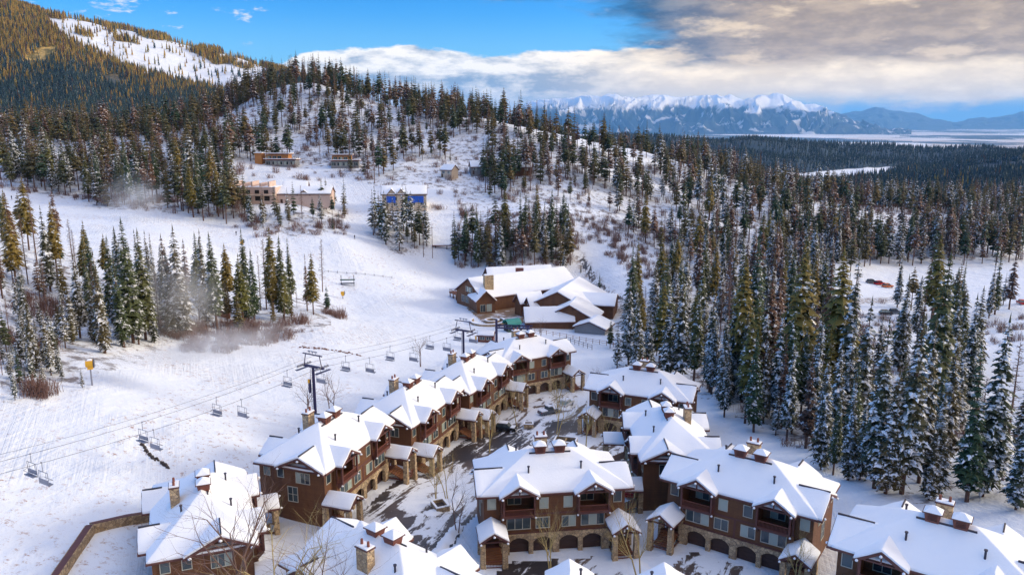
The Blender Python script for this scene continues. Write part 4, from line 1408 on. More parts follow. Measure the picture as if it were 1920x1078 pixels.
def mass(name, coll, pts, scl, rot, vid, label, cat):
    me_ = bpy.data.meshes.new(name)
    me_.from_pydata(np.asarray(pts).tolist(), [], [])
    for nm, ty, arr in (('scl', 'FLOAT', scl), ('rot', 'FLOAT', rot), ('vid', 'INT', vid)):
        a = me_.attributes.new(nm, ty, 'POINT')
        a.data.foreach_set('value', np.asarray(arr, dtype=np.int32 if ty == 'INT' else np.float32))
    o = put(name, me_)
    ng = bpy.data.node_groups.new(name + '_nodes', 'GeometryNodeTree')
    ng.interface.new_socket('Geometry', in_out='INPUT', socket_type='NodeSocketGeometry')
    ng.interface.new_socket('Geometry', in_out='OUTPUT', socket_type='NodeSocketGeometry')
    N = ng.nodes; Lk = ng.links
    gi = N.new('NodeGroupInput'); go = N.new('NodeGroupOutput')
    ci = N.new('GeometryNodeCollectionInfo'); ci.inputs['Collection'].default_value = coll
    ci.inputs['Separate Children'].default_value = True; ci.inputs['Reset Children'].default_value = True
    ip = N.new('GeometryNodeInstanceOnPoints'); ip.inputs['Pick Instance'].default_value = True
    def attr(nm, ty):
        a = N.new('GeometryNodeInputNamedAttribute'); a.data_type = ty; a.inputs['Name'].default_value = nm
        return a.outputs['Attribute']
    cx = N.new('ShaderNodeCombineXYZ')
    Lk.new(attr('rot', 'FLOAT'), cx.inputs[2])
    Lk.new(gi.outputs[0], ip.inputs['Points']); Lk.new(ci.outputs[0], ip.inputs['Instance'])
    Lk.new(attr('vid', 'INT'), ip.inputs['Instance Index']); Lk.new(cx.outputs[0], ip.inputs['Rotation']); Lk.new(attr('scl', 'FLOAT'), ip.inputs['Scale'])
    Lk.new(ip.outputs[0], go.inputs[0])
    md = o.modifiers.new('spread', 'NODES'); md.node_group = ng
    return tag(o, label, cat, kind='stuff')


tmpl, kidx = [], {}
for kd in list(KIND_MAT) + ['larch']:
    kidx[kd] = []
    for i in range(3):
        if kd == 'larch':
            tk, cr = larch_meshes(950 + i)
            mats = (M['bark_larch'], M['bark_larch'])
        else:
            tk, cr = conifer_meshes(3000 + 10 * len(tmpl) + i, 20, (3.0, 3.6, 4.1)[i] * (0.9 if kd == 'rust' else 1), (0.1, 0.2, 0.32)[i] + (0.1 if kd in ('olive', 'rust') else 0), 16, 7, 2, 0.25, 0.10 if kd == 'rust' else 0.02, 0.5)
            mats = (M['bark'], M[KIND_MAT[kd]] if kd in ('rust', 'snowy') else M['fol_hill'])
        kidx[kd].append(len(tmpl)); tmpl.append(joined('hill_tree', tk, cr, mats))
tc_hill = template_collection('hill_tree', tmpl)
for zset, nm, lab in (('H', 'hill_forest', 'open conifer forest covering the round snowy hill'), ('MPG', 'slope_forest', 'mixed forest on the slope above the parking field'), ('LBSTDRN', 'wood', 'smaller conifers filling the woods by runs and lodge')):
    sub = [t_ for t_ in rest if t_['zone'] in zset]
    if not sub: continue
    mass(nm, tc_hill, [(t_['x'], t_['y'], t_['z']) for t_ in sub], [t_['h'] / 20 * (1.05 if 'H' in zset else 1.0) for t_ in sub], [rnd.uniform(0, 6.28) for _ in sub], [rnd.choice(kidx[t_['kind']]) for t_ in sub], lab, 'forest')

# far forest: jagged skirts of boughs, enough at a kilometre or more
def far_conifer(seed, rad, Ht=20.0):
    rnd_ = random.Random(seed)
    tk = MB().bar((0, 0, -1), (0, 0, Ht * .5), .16, .1, 4)
    cr = MB()
    n, K = 9, 6
    for k in range(K):
        z0 = Ht * (0.10 + 0.80 * k / K); z1 = min(Ht, z0 + Ht * (0.34 - 0.02 * k)) if k < K - 1 else Ht
        r = rad * (1 - k / K) ** 0.85 * rnd_.uniform(.85, 1.12) + .12
        ph = rnd_.uniform(0, 6.28)
        vs = [(rnd_.uniform(-.1, .1), rnd_.uniform(-.1, .1), z1)]
        for i in range(n):
            q = r * (rnd_.uniform(.85, 1.2) if i % 2 else rnd_.uniform(.45, .7))
            a_ = ph + 6.283 * i / n
            vs.append((math.cos(a_) * q, math.sin(a_) * q, z0 + (rnd_.uniform(-.5, .1) if i % 2 else rnd_.uniform(.3, .9))))
        cr.add(vs, [(0, 1 + i, 1 + (i + 1) % n) for i in range(n)])
    return tk, cr


M['far_bark'] = material('far_bark', plain((0.035, 0.026, 0.024), 0.9, var=0.3), 0.9)
ft = []
for i in range(5):
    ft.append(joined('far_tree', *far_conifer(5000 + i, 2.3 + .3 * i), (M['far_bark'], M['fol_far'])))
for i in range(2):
    ft.append(joined('far_tree', *far_conifer(5100 + i, 2.6), (M['far_bark'], M['fol_glow'] if i == 0 else M['fol_rust'])))
tc_far = template_collection('far_tree', ft)


def far_mass(name, u0, u1, y0, y1, N, hr, keep, label, odd=0.1, sun_glow=None):
    yy = np.sqrt(rng.uniform(y0 ** 2, y1 ** 2, N)); xx = rng.uniform(u0, u1, N) * yy
    zz = H(xx, yy)
    px, py = project(xx, yy, zz)
    k = keep(px, py, xx, yy)
    xx, yy, zz = xx[k], yy[k], zz[k]
    n_ = len(xx)
    od = odd if sun_glow is None else odd + sun_glow(xx, yy, zz)
    vid = np.where(rng.uniform(0, 1, n_) < od, np.where(rng.uniform(0, 1, n_) < (0.5 if sun_glow is None else 0.2), 6, 5), rng.integers(0, 5, n_))
    mass(name, tc_far, np.stack([xx, yy, zz - 0.3], -1), rng.uniform(*hr, n_) / 20, rng.uniform(0, 6.28, n_), vid, label, 'forest')


OPEN_L = [(60, 8), (190, 46), (250, 48), (330, 66), (420, 95), (500, 130), (525, 170), (470, 186), (340, 156), (240, 126), (120, 70)]
far_mass('mountain_forest', -0.80, -0.16, 1300, 2700, 52000, (15, 25), lambda px, py, x, y: ((px > -120) & (px < 700)) & ((fbm(x / 130, y / 130, 4, 41) > -0.8) & ~(inpoly(px, py, OPEN_L) & (fbm(x / 75, y / 75, 3, 5) > -0.45) & (rng.uniform(0, 1, len(x)) < 0.96))), 'conifer forest clothing the sunlit mountain on the left', 0.1, lambda x, y, z: 0.75 * sstep(z + 40 * fbm(x / 200, y / 200, 3, 61), 110, 200))  # upper trees take the painted low-sun glow, lower ones the shade blue
CLEAR = [(1440, 340), (1500, 326), (1580, 318), (1680, 313), (1700, 320), (1610, 335), (1520, 346)]
far_mass('valley_forest', -0.05, 0.86, 640, 2000, 13000, (16, 25), lambda px, py, x, y: ~inpoly(px, py, CLEAR) & (fbm(x / 110, y / 110, 3, 51) > -0.55), 'dark forest running down into the valley on the right', 0.05)
far_mass('ridge_forest', -0.05, 0.86, 2000, 4600, 20000, (18, 27), lambda px, py, x, y: ~inpoly(px, py, CLEAR), 'blue-dark forest on the low ridges before the plain', 0.0)

# bare undergrowth
SH = [bpy.data.objects.new('shrub', shrub_mesh(7000 + i, 1.3 + .35 * i).mesh('shrub', M['twig'], tri_fix=False)) for i in range(4)]
tc_sh = template_collection('shrub', SH)


def shrubs(name, poly, y0, y1, N, sc, label, gap=0.0):
    xs = [q[0] for q in poly]
    yy = np.sqrt(rng.uniform(y0 ** 2, y1 ** 2, N * 6)); xx = rng.uniform((min(xs) - 1000) / F_PX, (max(xs) - 920) / F_PX, N * 6) * yy
    zz = H(xx, yy); px, py = project(xx, yy, zz)
    k = inpoly(px, py, poly)
    if gap: k &= fbm(xx / 14, yy / 14, 3, 77) > gap
    k = np.nonzero(k)[0]
    k = np.array([i for i in k if not (yy[i] < 330 and blocked(xx[i], yy[i]))][:N])
    n_ = len(k)
    mass(name, tc_sh, np.stack([xx[k], yy[k], zz[k]], -1), rng.uniform(*sc, n_), rng.uniform(0, 6.28, n_), rng.integers(0, 4, n_), label, 'undergrowth')


shrubs('undergrowth', [(0, 560), (120, 560), (330, 600), (520, 610), (640, 575), (650, 600), (530, 640), (430, 665), (330, 660), (250, 690), (180, 700), (90, 745), (0, 765)], 110, 300, 760, (0.7, 1.6), 'reddish bare undergrowth along the lower edge of left wood', -0.1)
shrubs('undergrowth', [(1140, 640), (1180, 560), (1300, 500), (1480, 500), (1600, 560), (1640, 640), (1850, 700), (1910, 930), (1860, 1000), (1700, 950), (1560, 850), (1480, 840), (1330, 740), (1290, 690)], 100, 340, 420, (0.8, 1.6), 'bare undergrowth beneath the snowy spruces on the right', -0.05)
shrubs('undergrowth', [(0, 300), (400, 300), (470, 400), (650, 400), (660, 440), (480, 445), (300, 400), (0, 355)], 300, 480, 380, (0.9, 1.8), 'bare undergrowth above the upper left ski run', -0.1)
shrubs('undergrowth', [(850, 400), (1060, 400), (1280, 440), (1250, 540), (1180, 520), (1100, 450), (1060, 500), (860, 505)], 290, 440, 420, (0.9, 1.8), 'bare undergrowth round the road behind the lodge', 0.0)
shrubs('undergrowth', [(400, 200), (560, 160), (900, 230), (1150, 300), (1500, 360), (1920, 420), (1920, 500), (1500, 510), (1200, 440), (860, 420), (700, 350), (400, 330)], 380, 640, 900, (1.0, 2.2), 'bare undergrowth between the trees on the snowy hill', 0.0)
shrubs('undergrowth', [(1640, 560), (1780, 640), (1920, 590), (1920, 640), (1800, 670), (1740, 690), (1640, 620)], 190, 320, 90, (0.8, 1.5), 'bare bushes along the edge of the parking field', 0.1)

# ------------------------------------------------------------------ bare deciduous trees
ASP = []
for i in range(6):
    tk, cr = aspen_meshes(8000 + i, 9.0, 0.30 if i < 4 else 0.5)
    ASP.append((tk.mesh('trunk', M['bark_aspen'], tri_fix=False), cr.mesh('crown', M['bark_aspen'], tri_fix=False)))
TWG = []
for i in range(3):
    tk, cr = aspen_meshes(8100 + i, 9.0, 0.5)
    TWG.append((tk.mesh('trunk', M['bark_larch'], tri_fix=False), cr.mesh('crown', M['bark_larch'], tri_fix=False)))
BARE = [  # x, y, height, library, index, label
    (5.2, 97.6, 9.0, 'A', 0, 'bare yellow-barked aspen before the garages of the middle townhouse'),
    (17.0, 95.5, 10.5, 'A', 1, 'tall bare aspen beside the right porch of the middle townhouse'),
    (36.5, 92.5, 8.0, 'A', 2, 'bare yellowish aspen before the right garages of the shaded townhouse'),
    (44.5, 74.5, 7.5, 'A', 3, 'bare aspen before the balcony in the bottom right corner'),
    (-28.6, 79.0, 21.0, 'T', 0, 'big bare tree spreading its crown over the bottom left roof'),
    (-24.4, 79.0, 18.5, 'A', 4, 'bare yellow-green tree at the bottom, right of the bottom left roof'),
    (-21.5, 80.0, 16.0, 'T', 1, 'thin bare tree at the bottom centre-left beside the stone porch'),
    (-12.4, 120.5, 7.0, 'A', 0, 'bare young aspen beside the planter below the left row'),
    (-10.8, 121.8, 7.6, 'A', 1, 'slim bare aspen standing right of the planter below the left row'),
    (-8.2, 109.5, 8.5, 'T', 2, 'slim bare tree left of the middle townhouse'),
    (-4.2, 143.5, 9.0, 'A', 2, 'bare aspen by the black car under the left row'),
    (1.2, 158.0, 9.5, 'A', 3, 'bare aspen at the corner of the third left townhouse'),
    (2.8, 174.5, 9.5, 'A', 5, 'bushy bare aspen before the left garages of the farthest townhouse'),
    (10.2, 169.0, 9.5, 'A', 4, 'bushy bare aspen on the island in the upper drive'),
    (9.0, 150.5, 9.5, 'A', 1, 'tall slim bare aspen rising from the divided stone planter'),
    (14.5, 146.0, 9.0, 'A', 0, 'bare aspen left of the first porch on the right side'),
    (17.3, 142.0, 8.5, 'A', 3, 'bare aspen nearest the dark yard of the side-on townhouse'),
    (22.0, 176.0, 10.5, 'T', 0, 'bare grey tree in the snow left of the first spruces'),
    (-41.5, 153.0, 9.0, 'T', 1, 'bare grey tree on the piste left of the blue lift tower'),
    (-37.0, 154.5, 10.0, 'T', 2, 'bare grey tree right at the foot of the blue lift tower'),
    (-24.5, 205.0, 8.5, 'T', 0, 'bare tree on the piste above the third left chimney'),
    (9.0, 243.0, 7.0, 'T', 1, 'bare little tree by the snow fence below the lodge'),
]
for x, y, hh, lb, ix, lab in BARE:
    o = empty('bare_aspen_tree' if lb == 'A' else 'bare_tree', (x, y, h1(x, y) - 0.1), rnd.uniform(0, 6.28), lab, 'tree')
    s = hh / 9.0
    o.scale = (s, s, s)
    tk, cr = (ASP if lb == 'A' else TWG)[ix]
    put('trunk', tk, o); put('crown', cr, o)

# ------------------------------------------------------------------ gabled blocks for the lodge and the hillside houses
def block(T_, ox, oy, rz, L_, hw, z0, ze, zr, wall='siding', over=0.7, snow=0.35, roof='trim'):
    a = MB()
    a.prism([(-hw, z0 - 2), (hw, z0 - 2), (hw, ze), (0, zr - 0.25), (-hw, ze)], 'x', 0.0, L_)
    wl = a.build('wall', M[wall], T_); wl.location = (ox, oy, 0); wl.rotation_euler = (0, 0, rz)
    k = (zr - ze) / hw
    rf = MB().shell(gable_roof(-over, L_ + over, 0, hw + over, ze - k * over, zr), 0.3).build('roof', M[roof], T_)
    rf.location = (ox, oy, 0.05); rf.rotation_euler = (0, 0, rz)
    MB().shell(gable_roof(-over, L_ + over, 0, hw + over, ze - k * over, zr, 'x', snow, 0.12), snow + 0.05).snow('roof_snow', rf, 0.1)
    return wl, rf


LG = empty('lodge', (0, 0, 0), 0, 'large ski lodge with many joined snow-covered gable roofs and brown walls', 'lodge')
LG.location = (2, 285, -8.5)
def lodge_block(x, y, deg, L_, hw, ze, zr, **kw):
    return block(LG, x - 2, y - 285, R(deg), L_, hw, 0, ze + 8.5, zr + 8.5, **kw)
w1, _ = lodge_block(-16.2, 293, 33, 44, 9.5, -3.4, 2.2)
lodge_block(-10, 313, 14, 26, 8.5, -3.2, 2.5)
lodge_block(16.1, 273.8, 70, 28, 10.5, -4.0, 1.2)
w2, _ = lodge_block(19.5, 262.5, 74, 13, 9.0, -5.6, -0.9)
lodge_block(4.5, 264.5, 4, 16, 4.6, -5.9, -2.3)
lodge_block(25.5, 253.5, 66, 9, 5.2, -6.4, -4.4, wall='grey_wall')
w3, _ = lodge_block(-9.5, 283.5, 108, 11, 3.4, -3.9, -0.6)
lodge_block(2.1, 280.5, 28, 9, 2.3, -3.6, -1.0)
lodge_block(5.7, 277.0, 28, 9, 2.3, -4.2, -1.6)
lodge_block(24, 285, -14, 14, 7.0, -4.0, -1.4)
ch = MB().box(-1.7, 1.7, -1.1, 1.1, 4.0, 12.4).build('chimney', M['stone'], LG); ch.location = (-10.8, 6.0, 0); ch.rotation_euler = (0, 0, R(20))
MB().box(-1.6, 1.6, -1.0, 1.0, 12.4, 12.7).build('cap_snow', M['roof_snow'], ch, bevel=0.06)
ch = MB().box(-1.6, 1.6, -0.6, 0.6, 8.5, 11.4).build('roof_vent', M['redwood'], LG); ch.location = (1.0, 26.0, 0)
# windows on the three gable ends that face the viewer; the wall's local x=0 face looks to -x
for wl, rows in ((w1, [(-4.5, 1.2, 2.2, 2.4), (-1.5, 1.2, 2.2, 2.4), (1.5, 1.2, 2.2, 2.4), (4.5, 1.2, 2.2, 2.4), (-1.3, 5.6, 2.0, 1.8), (1.3, 5.6, 2.0, 1.8)]),
                 (w2, [(2.2, 1.6, 2.4, 1.9), (-0.8, 1.6, 2.4, 1.9), (5.2, 1.6, 1.4, 1.2)]), (w3, [(-1.2, 0.3, 1.8, 2.6), (1.2, 0.3, 1.8, 2.6)])):
    for yy, zz, ww, hh in rows:
        window(wl, -0.01, yy, zz, ww, hh, 2, '-x', frame='frame')
# deck on the left with its rail
dk = MB().box(-14, 0, -3.2, 0, 1.6, 1.9)
for k in range(6):
    dk.box(-13.6 + k * 2.6, -13.3 + k * 2.6, -3.1, -2.8, -1, 1.598)
dk = dk.build('deck', M['deckwood'], LG); dk.location = (-17.0, 15.0, 0); dk.rotation_euler = (0, 0, R(-58))
railing('railing', dk, (-14, -3.1), (0, -3.1), 1.9, 3.0, step=0.4); railing('railing', dk, (-14, -3.1), (-14, 0), 1.9, 3.0, step=0.4)

px_patio = [(872, 578), (900, 566), (955, 566), (990, 588), (982, 606), (940, 614), (905, 606)]
draped('road', [[(1066, 468), (1084, 466), (1100, 482), (1112, 505), (1128, 530), (1160, 552), (1190, 566), (1184, 574), (1150, 562), (1118, 540), (1098, 515), (1086, 492)]], M['asphalt'], 0.07, 0.9, kind='structure')
draped('patio', [px_patio], M['patio'], 0.06, 0.7, kind='structure')


def ring_wall(name, cx, cy, r, a0, a1, hgt, th, label, cat):
    g = h1(cx, cy)
    o = empty(name, (cx, cy, g), 0, label, cat)
    a = MB(); s = MB(); n = 26
    for i in range(n):
        t0, t1 = R(a0 + (a1 - a0) * i / n), R(a0 + (a1 - a0) * (i + 1) / n)
        q = [(math.cos(t0) * r, math.sin(t0) * r), (math.cos(t1) * r, math.sin(t1) * r), (math.cos(t1) * (r - th), math.sin(t1) * (r - th)), (math.cos(t0) * (r - th), math.sin(t0) * (r - th))]
        a.prism(q, 'z', -1.0, hgt); s.prism([(p[0] * .995, p[1] * .995) for p in q], 'z', hgt + 0.002, hgt + 0.22)
    a.build('masonry', M['stone'], o); s.build('snow_cover', M['roof_snow'], o)
    return o


ring_wall('round_wall', -8.5, 267.5, 6.2, 150, 400, 0.9, 0.7, 'low round stone wall capped with snow on the lodge patio', 'wall')
ring_wall('fire_pit', -7.0, 269.5, 2.6, 0, 360, 0.7, 0.6, 'small round stone fire pit inside the curved patio wall', 'fire pit')
cv_ = MB()
for k in range(5):
    cv_.bar((k * 1.9, 0, 0.75), (k * 1.9 + 1.86, 0, 0.75), 0.72, 0.72, 10)
o = cv_.build('pool_cover_roll', M['blue_tarp'])
g_ = ground(910, 573)
o.location = (g_[0], g_[1], g_[2] + .0); o.rotation_euler = (0, 0, R(8))
tag(o, 'long rolled blue tarpaulin lying beside the lodge entrance', 'tarpaulin')


# ------------------------------------------------------------------ hillside houses
def on_ground(px, py):
    return ground(px, py)


def small_house(name, px, py, deg, L_, hw, eave, ridge, wall, label, windows=4, frame='white_frame', extra=None, roof='trim'):
    x, y, z = on_ground(px, py)
    T_ = empty(name, (x, y, z), R(deg), label, 'house')
    wl, rf = block(T_, -L_ / 2, 0, 0, L_, hw, 0, eave, ridge, wall, 0.5, 0.35, roof)
    for k in range(windows):
        window(wl, L_ * (k + .5) / windows, -hw - 0.01, eave * 0.52, 1.5, 1.3, 2, '-y', frame=frame)
        if eave > 5:
            window(wl, L_ * (k + .5) / windows, -hw - 0.01, eave * 0.14, 1.5, 1.4, 2, '-y', frame=frame)
    MB().box(L_ * 0.06, L_ * 0.06 + 1.0, -hw - 0.06, -hw + 0.03, 0, 2.1).build('door', M['garage'], wl)
    if extra: extra(T_)
    return T_


def modern(name, px, py, deg, label, w1_, w2_):
    x, y, z = on_ground(px, py)
    T_ = empty(name, (x, y, z), R(deg), label, 'house')
    wl = MB().box(-w1_ / 2, w1_ / 2, -3.5, 3.5, -2, 3.2).build('lower_wall', M['grey_wall'], T_)
    up = MB().box(-w1_ / 2 + 0.6, w1_ / 2 - 4, -3.0, 3.0, 3.2, 6.2).build('upper_wall', M['orange_wood'], T_)
    for nm, a, b, zz in (('lower_roof', -w1_ / 2 - .8, w1_ / 2 + .8, 3.25), ('upper_roof', -w1_ / 2, w1_ / 2 - 3, 6.25)):
        r_ = MB().add([(a, -4.4, zz + .3), (b, -4.4, zz + .3), (b, 4.2, zz + 0.02), (a, 4.2, zz + 0.02), (a, -4.4, zz + .6), (b, -4.4, zz + .6), (b, 4.2, zz + .32), (a, 4.2, zz + .32)],
                      [(0, 3, 2, 1), (4, 5, 6, 7), (0, 1, 5, 4), (1, 2, 6, 5), (2, 3, 7, 6), (3, 0, 4, 7)]).build(nm, M['flue'], T_)
        MB().add([(a + .1, -4.3, zz + .61), (b - .1, -4.3, zz + .61), (b - .1, 4.1, zz + .33), (a + .1, 4.1, zz + .33), (a + .1, -4.3, zz + .95), (b - .1, -4.3, zz + .95), (b - .1, 4.1, zz + .67), (a + .1, 4.1, zz + .67)],
                 [(0, 3, 2, 1), (4, 5, 6, 7), (0, 1, 5, 4), (1, 2, 6, 5), (2, 3, 7, 6), (3, 0, 4, 7)]).build('roof_snow', M['roof_snow'], r_)
    n = int(w1_ / 3)
    for k in range(n):
        window(wl, -w1_ / 2 + w1_ * (k + .5) / n, -3.51, 0.8, 2.2, 1.7, 2, '-y')
    for k in range(max(1, n - 2)):
        window(up, -w1_ / 2 + 2.4 + k * 2.8, -3.01, 3.9, 2.0, 1.5, 2, '-y')
    return T_


def tower_part(T_):
    b = MB().box(-14.5, -10.5, -3, 2.5, -2, 7).build('stair_tower', M['orange_wood'], T_)
    MB().box(-14.9, -10.1, -3.4, 2.9, 7.01, 7.4).build('tower_roof', M['roof_snow'], b)


t_ = modern('modern_house', 530, 311, -4, 'flat-roofed modern house with a cedar tower on the snowy hill', 17, 1); tower_part(t_)
modern('modern_house', 648, 313, 6, 'flat-roofed modern house half hidden by trees on the hill', 15, 1)


def dormers(T_):
    for k in (-6, -1.5):
        w_, r_ = block(T_, k, -6.2, R(90), 5.5, 1.7, 5.0, 6.6, 8.6, 'tan_board', 0.4, 0.3)
    for k, wd in ((-8.3, 4.2), (1.6, 7.6)):
        tp = MB()
        for i in range(6):
            tp.box(k + wd * i / 6 + .01, k + wd * (i + 1) / 6 - .01, -6.35 - 0.06 * (i % 2), -6.12, 2.3 - 0.12 * (i % 3), 5.2)
        tp.build('tarpaulin', M['blue_tarp'], T_)


small_house('house', 759, 386, 6, 21, 6.0, 6.2, 9.6, 'tan_board', 'unfinished house wrapped in blue tarpaulin above the piste', 5, extra=dormers)


def framing(T_):
    for k in range(6):
        MB().box(-11 + k * 3.9, -10.2 + k * 3.9, -4.4, 4.2, 6.4, 8.2 + (k % 2) * 0.7).build('framed_bay', M['pink_board'], T_)
    for k in range(5):
        MB().box(-10 + k * 4.2, -7.6 + k * 4.2, -5.1, -4.95, 0.4, 2.4).build('opening', M['dark_room'], T_)
        MB().box(-10 + k * 4.2, -8.0 + k * 4.2, -5.1, -4.95, 3.6, 5.2).build('opening', M['dark_room'], T_)
    MB().box(-12, 12, -6.8, -5.1, 2.9, 3.1).build('walkway', M['tan_board'], T_)


x, y, z = on_ground(476, 376)
PB = empty('half_built_house', (x, y, z), R(-3), 'half-built house of bare pink sheathing above the left piste', 'house')
MB().box(-12, 12, -4.9, 5, -2, 6.4).build('wall', M['pink_board'], PB); framing(PB)
MB().box(-12.2, 12.2, -4.98, 5.1, 6.41, 6.6).build('roof_snow', M['roof_snow'], PB)


def hip_gable(T_):
    block(T_, 0, -5.4, R(90), 5, 2.6, 4, 4.2, 6.0, 'tan_board', 0.4, 0.3)


small_house('long_house', 575, 380, 2, 24, 5.6, 4.6, 7.2, 'pink_board', 'long low snow-roofed building beside the half-built pink house', 0, extra=hip_gable)
small_house('house', 556, 364, 8, 11, 4.0, 3.4, 5.8, 'siding', 'small brown-gabled house right behind the long low building', 2)
small_house('house', 843, 333, -30, 7, 3.2, 4.4, 6.8, 'tan_board', 'small tan house among trees at the foot of the hill', 2)
small_house('house', 905, 326, 10, 14, 4.4, 4.2, 7.0, 'grey_wall', 'grey house with a steep snowy roof, left of its twin', 3)
small_house('house', 972, 326, -8, 15, 4.4, 4.0, 6.6, 'siding', 'brown house with a snowy roof right of the grey house', 3)
small_house('house', 372, 334, 12, 12, 4.0, 4.6, 6.4, 'orange_wood', 'cedar-sided house glimpsed through the left tree belt', 3)
small_house('house', 1330, 440, 20, 10, 4.0, 4.0, 6.4, 'siding', 'brown house lost among the trees right of the road', 2)

# ------------------------------------------------------------------ chairlift
T1 = (-38.6, 148.0); T2 = (-12.2, 193.0); T3 = (-1.5, 232.0)
z1 = unproject_d(583, 684, T1[1])[2]
z2 = unproject_d(869, 617, T2[1])[2]
z3 = unproject_d(925, 612, T3[1])[2]
d12 = Vector((T2[0] - T1[0], T2[1] - T1[1])).normalized()
perp = Vector((d12.y, -d12.x))
HALF = 2.3
T0 = (T1[0] - d12.x * 85, T1[1] - d12.y * 85)


def rope_z(k):                      # k metres along from tower 1
    L12 = math.hypot(T2[0] - T1[0], T2[1] - T1[1])
    if k < 0:
        return z1 + 0.062 * (-k) + 0.0014 * (k * (k + 85))
    q = k / L12
    return z1 + (z2 - z1) * q - 3.0 * q * (1 - q) if q <= 1 else z2 + (z3 - z2) * (q - 1) * L12 / 40


L12 = math.hypot(T2[0] - T1[0], T2[1] - T1[1])
for side, lab in ((-1, 'uphill haul rope of the chairlift, the one farther from the townhouses'), (1, 'haul rope of the chairlift on the side of the townhouses')):
    mb = MB(); prev = None
    for i in range(61):
        k = -85 + (85 + L12 + 38) * i / 60
        p = Vector((T1[0] + d12.x * k + perp.x * HALF * side, T1[1] + d12.y * k + perp.y * HALF * side, rope_z(k)))
        if prev is not None: mb.bar(prev, p, 0.027, n=4)
        prev = p
    tag(mb.build('haul_rope', M['dark_steel']), lab, 'cable')
mb = MB(); prev = None
for i in range(41):
    k = -85 + (85 + L12) * i / 40
    p = Vector((T1[0] + d12.x * k - perp.x * 0.6, T1[1] + d12.y * k - perp.y * 0.6, rope_z(k) + 1.6))
    if prev is not None: mb.bar(prev, p, 0.022, n=4)
    prev = p
tag(mb.build('signal_cable', M['dark_steel']), 'thin signal cable strung above the chairlift ropes', 'cable')


def lift_tower(P_, zr, label, box):
    g = h1(*P_)
    T_ = empty('lift_tower', (P_[0], P_[1], g), math.atan2(-d12.x, d12.y), label, 'lift tower')
    hh = zr - g
    MB().bar((0, 0, -1), (0, 0, hh - 0.4), 0.33, 0.27, 12).build('mast', M['navy'], T_)
    MB().box(-HALF - .5, HALF + .5, -0.22, 0.22, hh - 0.55, hh - 0.15).build('crossarm', M['navy'], T_)
    for s in (-1, 1):
        sh = MB().box(s * HALF - 0.09, s * HALF + 0.09, -1.9, 1.9, hh - 0.42, hh - 0.2)
        for k in range(6):
            sh.bar((s * HALF - 0.07, -1.6 + k * .64, hh - 0.19), (s * HALF + 0.07, -1.6 + k * .64, hh - 0.19), 0.24, 0.24, 10)
        sh.build('sheave_train', M['steel'], T_)
        MB().box(s * HALF + s * 0.25 - .3, s * HALF + s * 0.25 + .3, -2.0, 2.0, hh - 1.05, hh - 0.97).build('catwalk', M['navy'], T_)
        fr = MB().bar((s * HALF, 0, hh - .2), (s * (HALF - .5), 0, hh + 2.0), 0.09).build('lifting_frame', M['navy'], T_)
    MB().box(-HALF - 0.2, HALF + 0.2, -0.1, 0.1, hh + 1.95, hh + 2.15).build('top_beam', M['navy'], T_)
    for x_ in (-.8, 0.1, 0.9):
        MB().bar((x_, 0, hh + 2.1), (x_, 0, hh + 2.6), 0.05).bar((x_ - .28, 0, hh + 2.65), (x_ + .28, 0, hh + 2.65), 0.14, 0.14, 8).build('lamp', M['steel'], T_)
    if box:
        MB().box(-0.75, -0.35, -0.75, -0.35, hh - 5.6, hh - 2.9).build('ladder_box', M['navy'], T_)
        MB().box(-0.72, -0.38, -0.9, -0.755, hh - 3.5, hh - 2.8).build('yellow_sign', M['yellow'], T_)
    ld = MB()
    for s in (-.2, .2): ld.bar((s, -0.62, 0.5), (s, -0.55, hh - .7), 0.035)
    for k in range(int(hh / 0.45)): ld.bar((-.2, -0.61, 0.8 + k * .45), (.2, -0.61, 0.8 + k * .45), 0.025)
    tag(ld.build('ladder', M['navy'], T_), kind='stuff')


lift_tower(T1, z1, 'tall navy lift tower behind the chimneys of the left row', True)
lift_tower(T2, z2, 'navy lift tower farther down, left of the farthest townhouse', False)

CH = MB(); CH.bar((0, 0, 0.1), (0, 0, -1.3), 0.045); CH.bar((0, 0, 0.05), (0.2, 0, 0.05), 0.09)
CHF = MB()
for s in (-1.1, 1.1):
    CHF.bar((s, 0, -1.35), (s * 1.03, 0.05, -3.2), 0.04); CHF.bar((s * 1.03, .05, -3.2), (s * 1.03, -.55, -3.05), 0.04)
CHF.bar((-1.1, 0, -1.3), (1.1, 0, -1.3), 0.045); CHF.bar((-.7, 0, -1.3), (-.7, .08, -2.4), 0.03); CHF.bar((.7, 0, -1.3), (.7, .08, -2.4), 0.03)
CHS = MB().box(-1.08, 1.08, -0.6, 0.02, -3.16, -3.05)
CHB = MB().box(-1.06, 1.06, 0.02, 0.09, -2.95, -2.35)
CHR = MB().bar((-1.1, -.6, -2.5), (1.1, -.6, -2.5), 0.035).bar((-1.1, -.6, -2.5), (-1.1, 0, -2.3), 0.03).bar((1.1, -.6, -2.5), (1.1, 0, -2.3), 0.03)
CM = [('hanger', CH.mesh('hanger', M['steel'])), ('frame', CHF.mesh('frame', M['steel'])), ('seat', CHS.mesh('seat', M['steel'])), ('backrest', CHB.mesh('backrest', M['steel'])), ('safety_bar', CHR.mesh('safety_bar', M['steel']))]


def k_for_px(px, side):
    best, bk = 1e9, 0
    for i in range(700):
        k = -84 + i * (84 + L12 + 36) / 700
        x = T1[0] + d12.x * k + perp.x * HALF * side; y = T1[1] + d12.y * k + perp.y * HALF * side
        q = abs(project(x, y, rope_z(k))[0] - px)
        if q < best: best, bk = q, k
    return bk


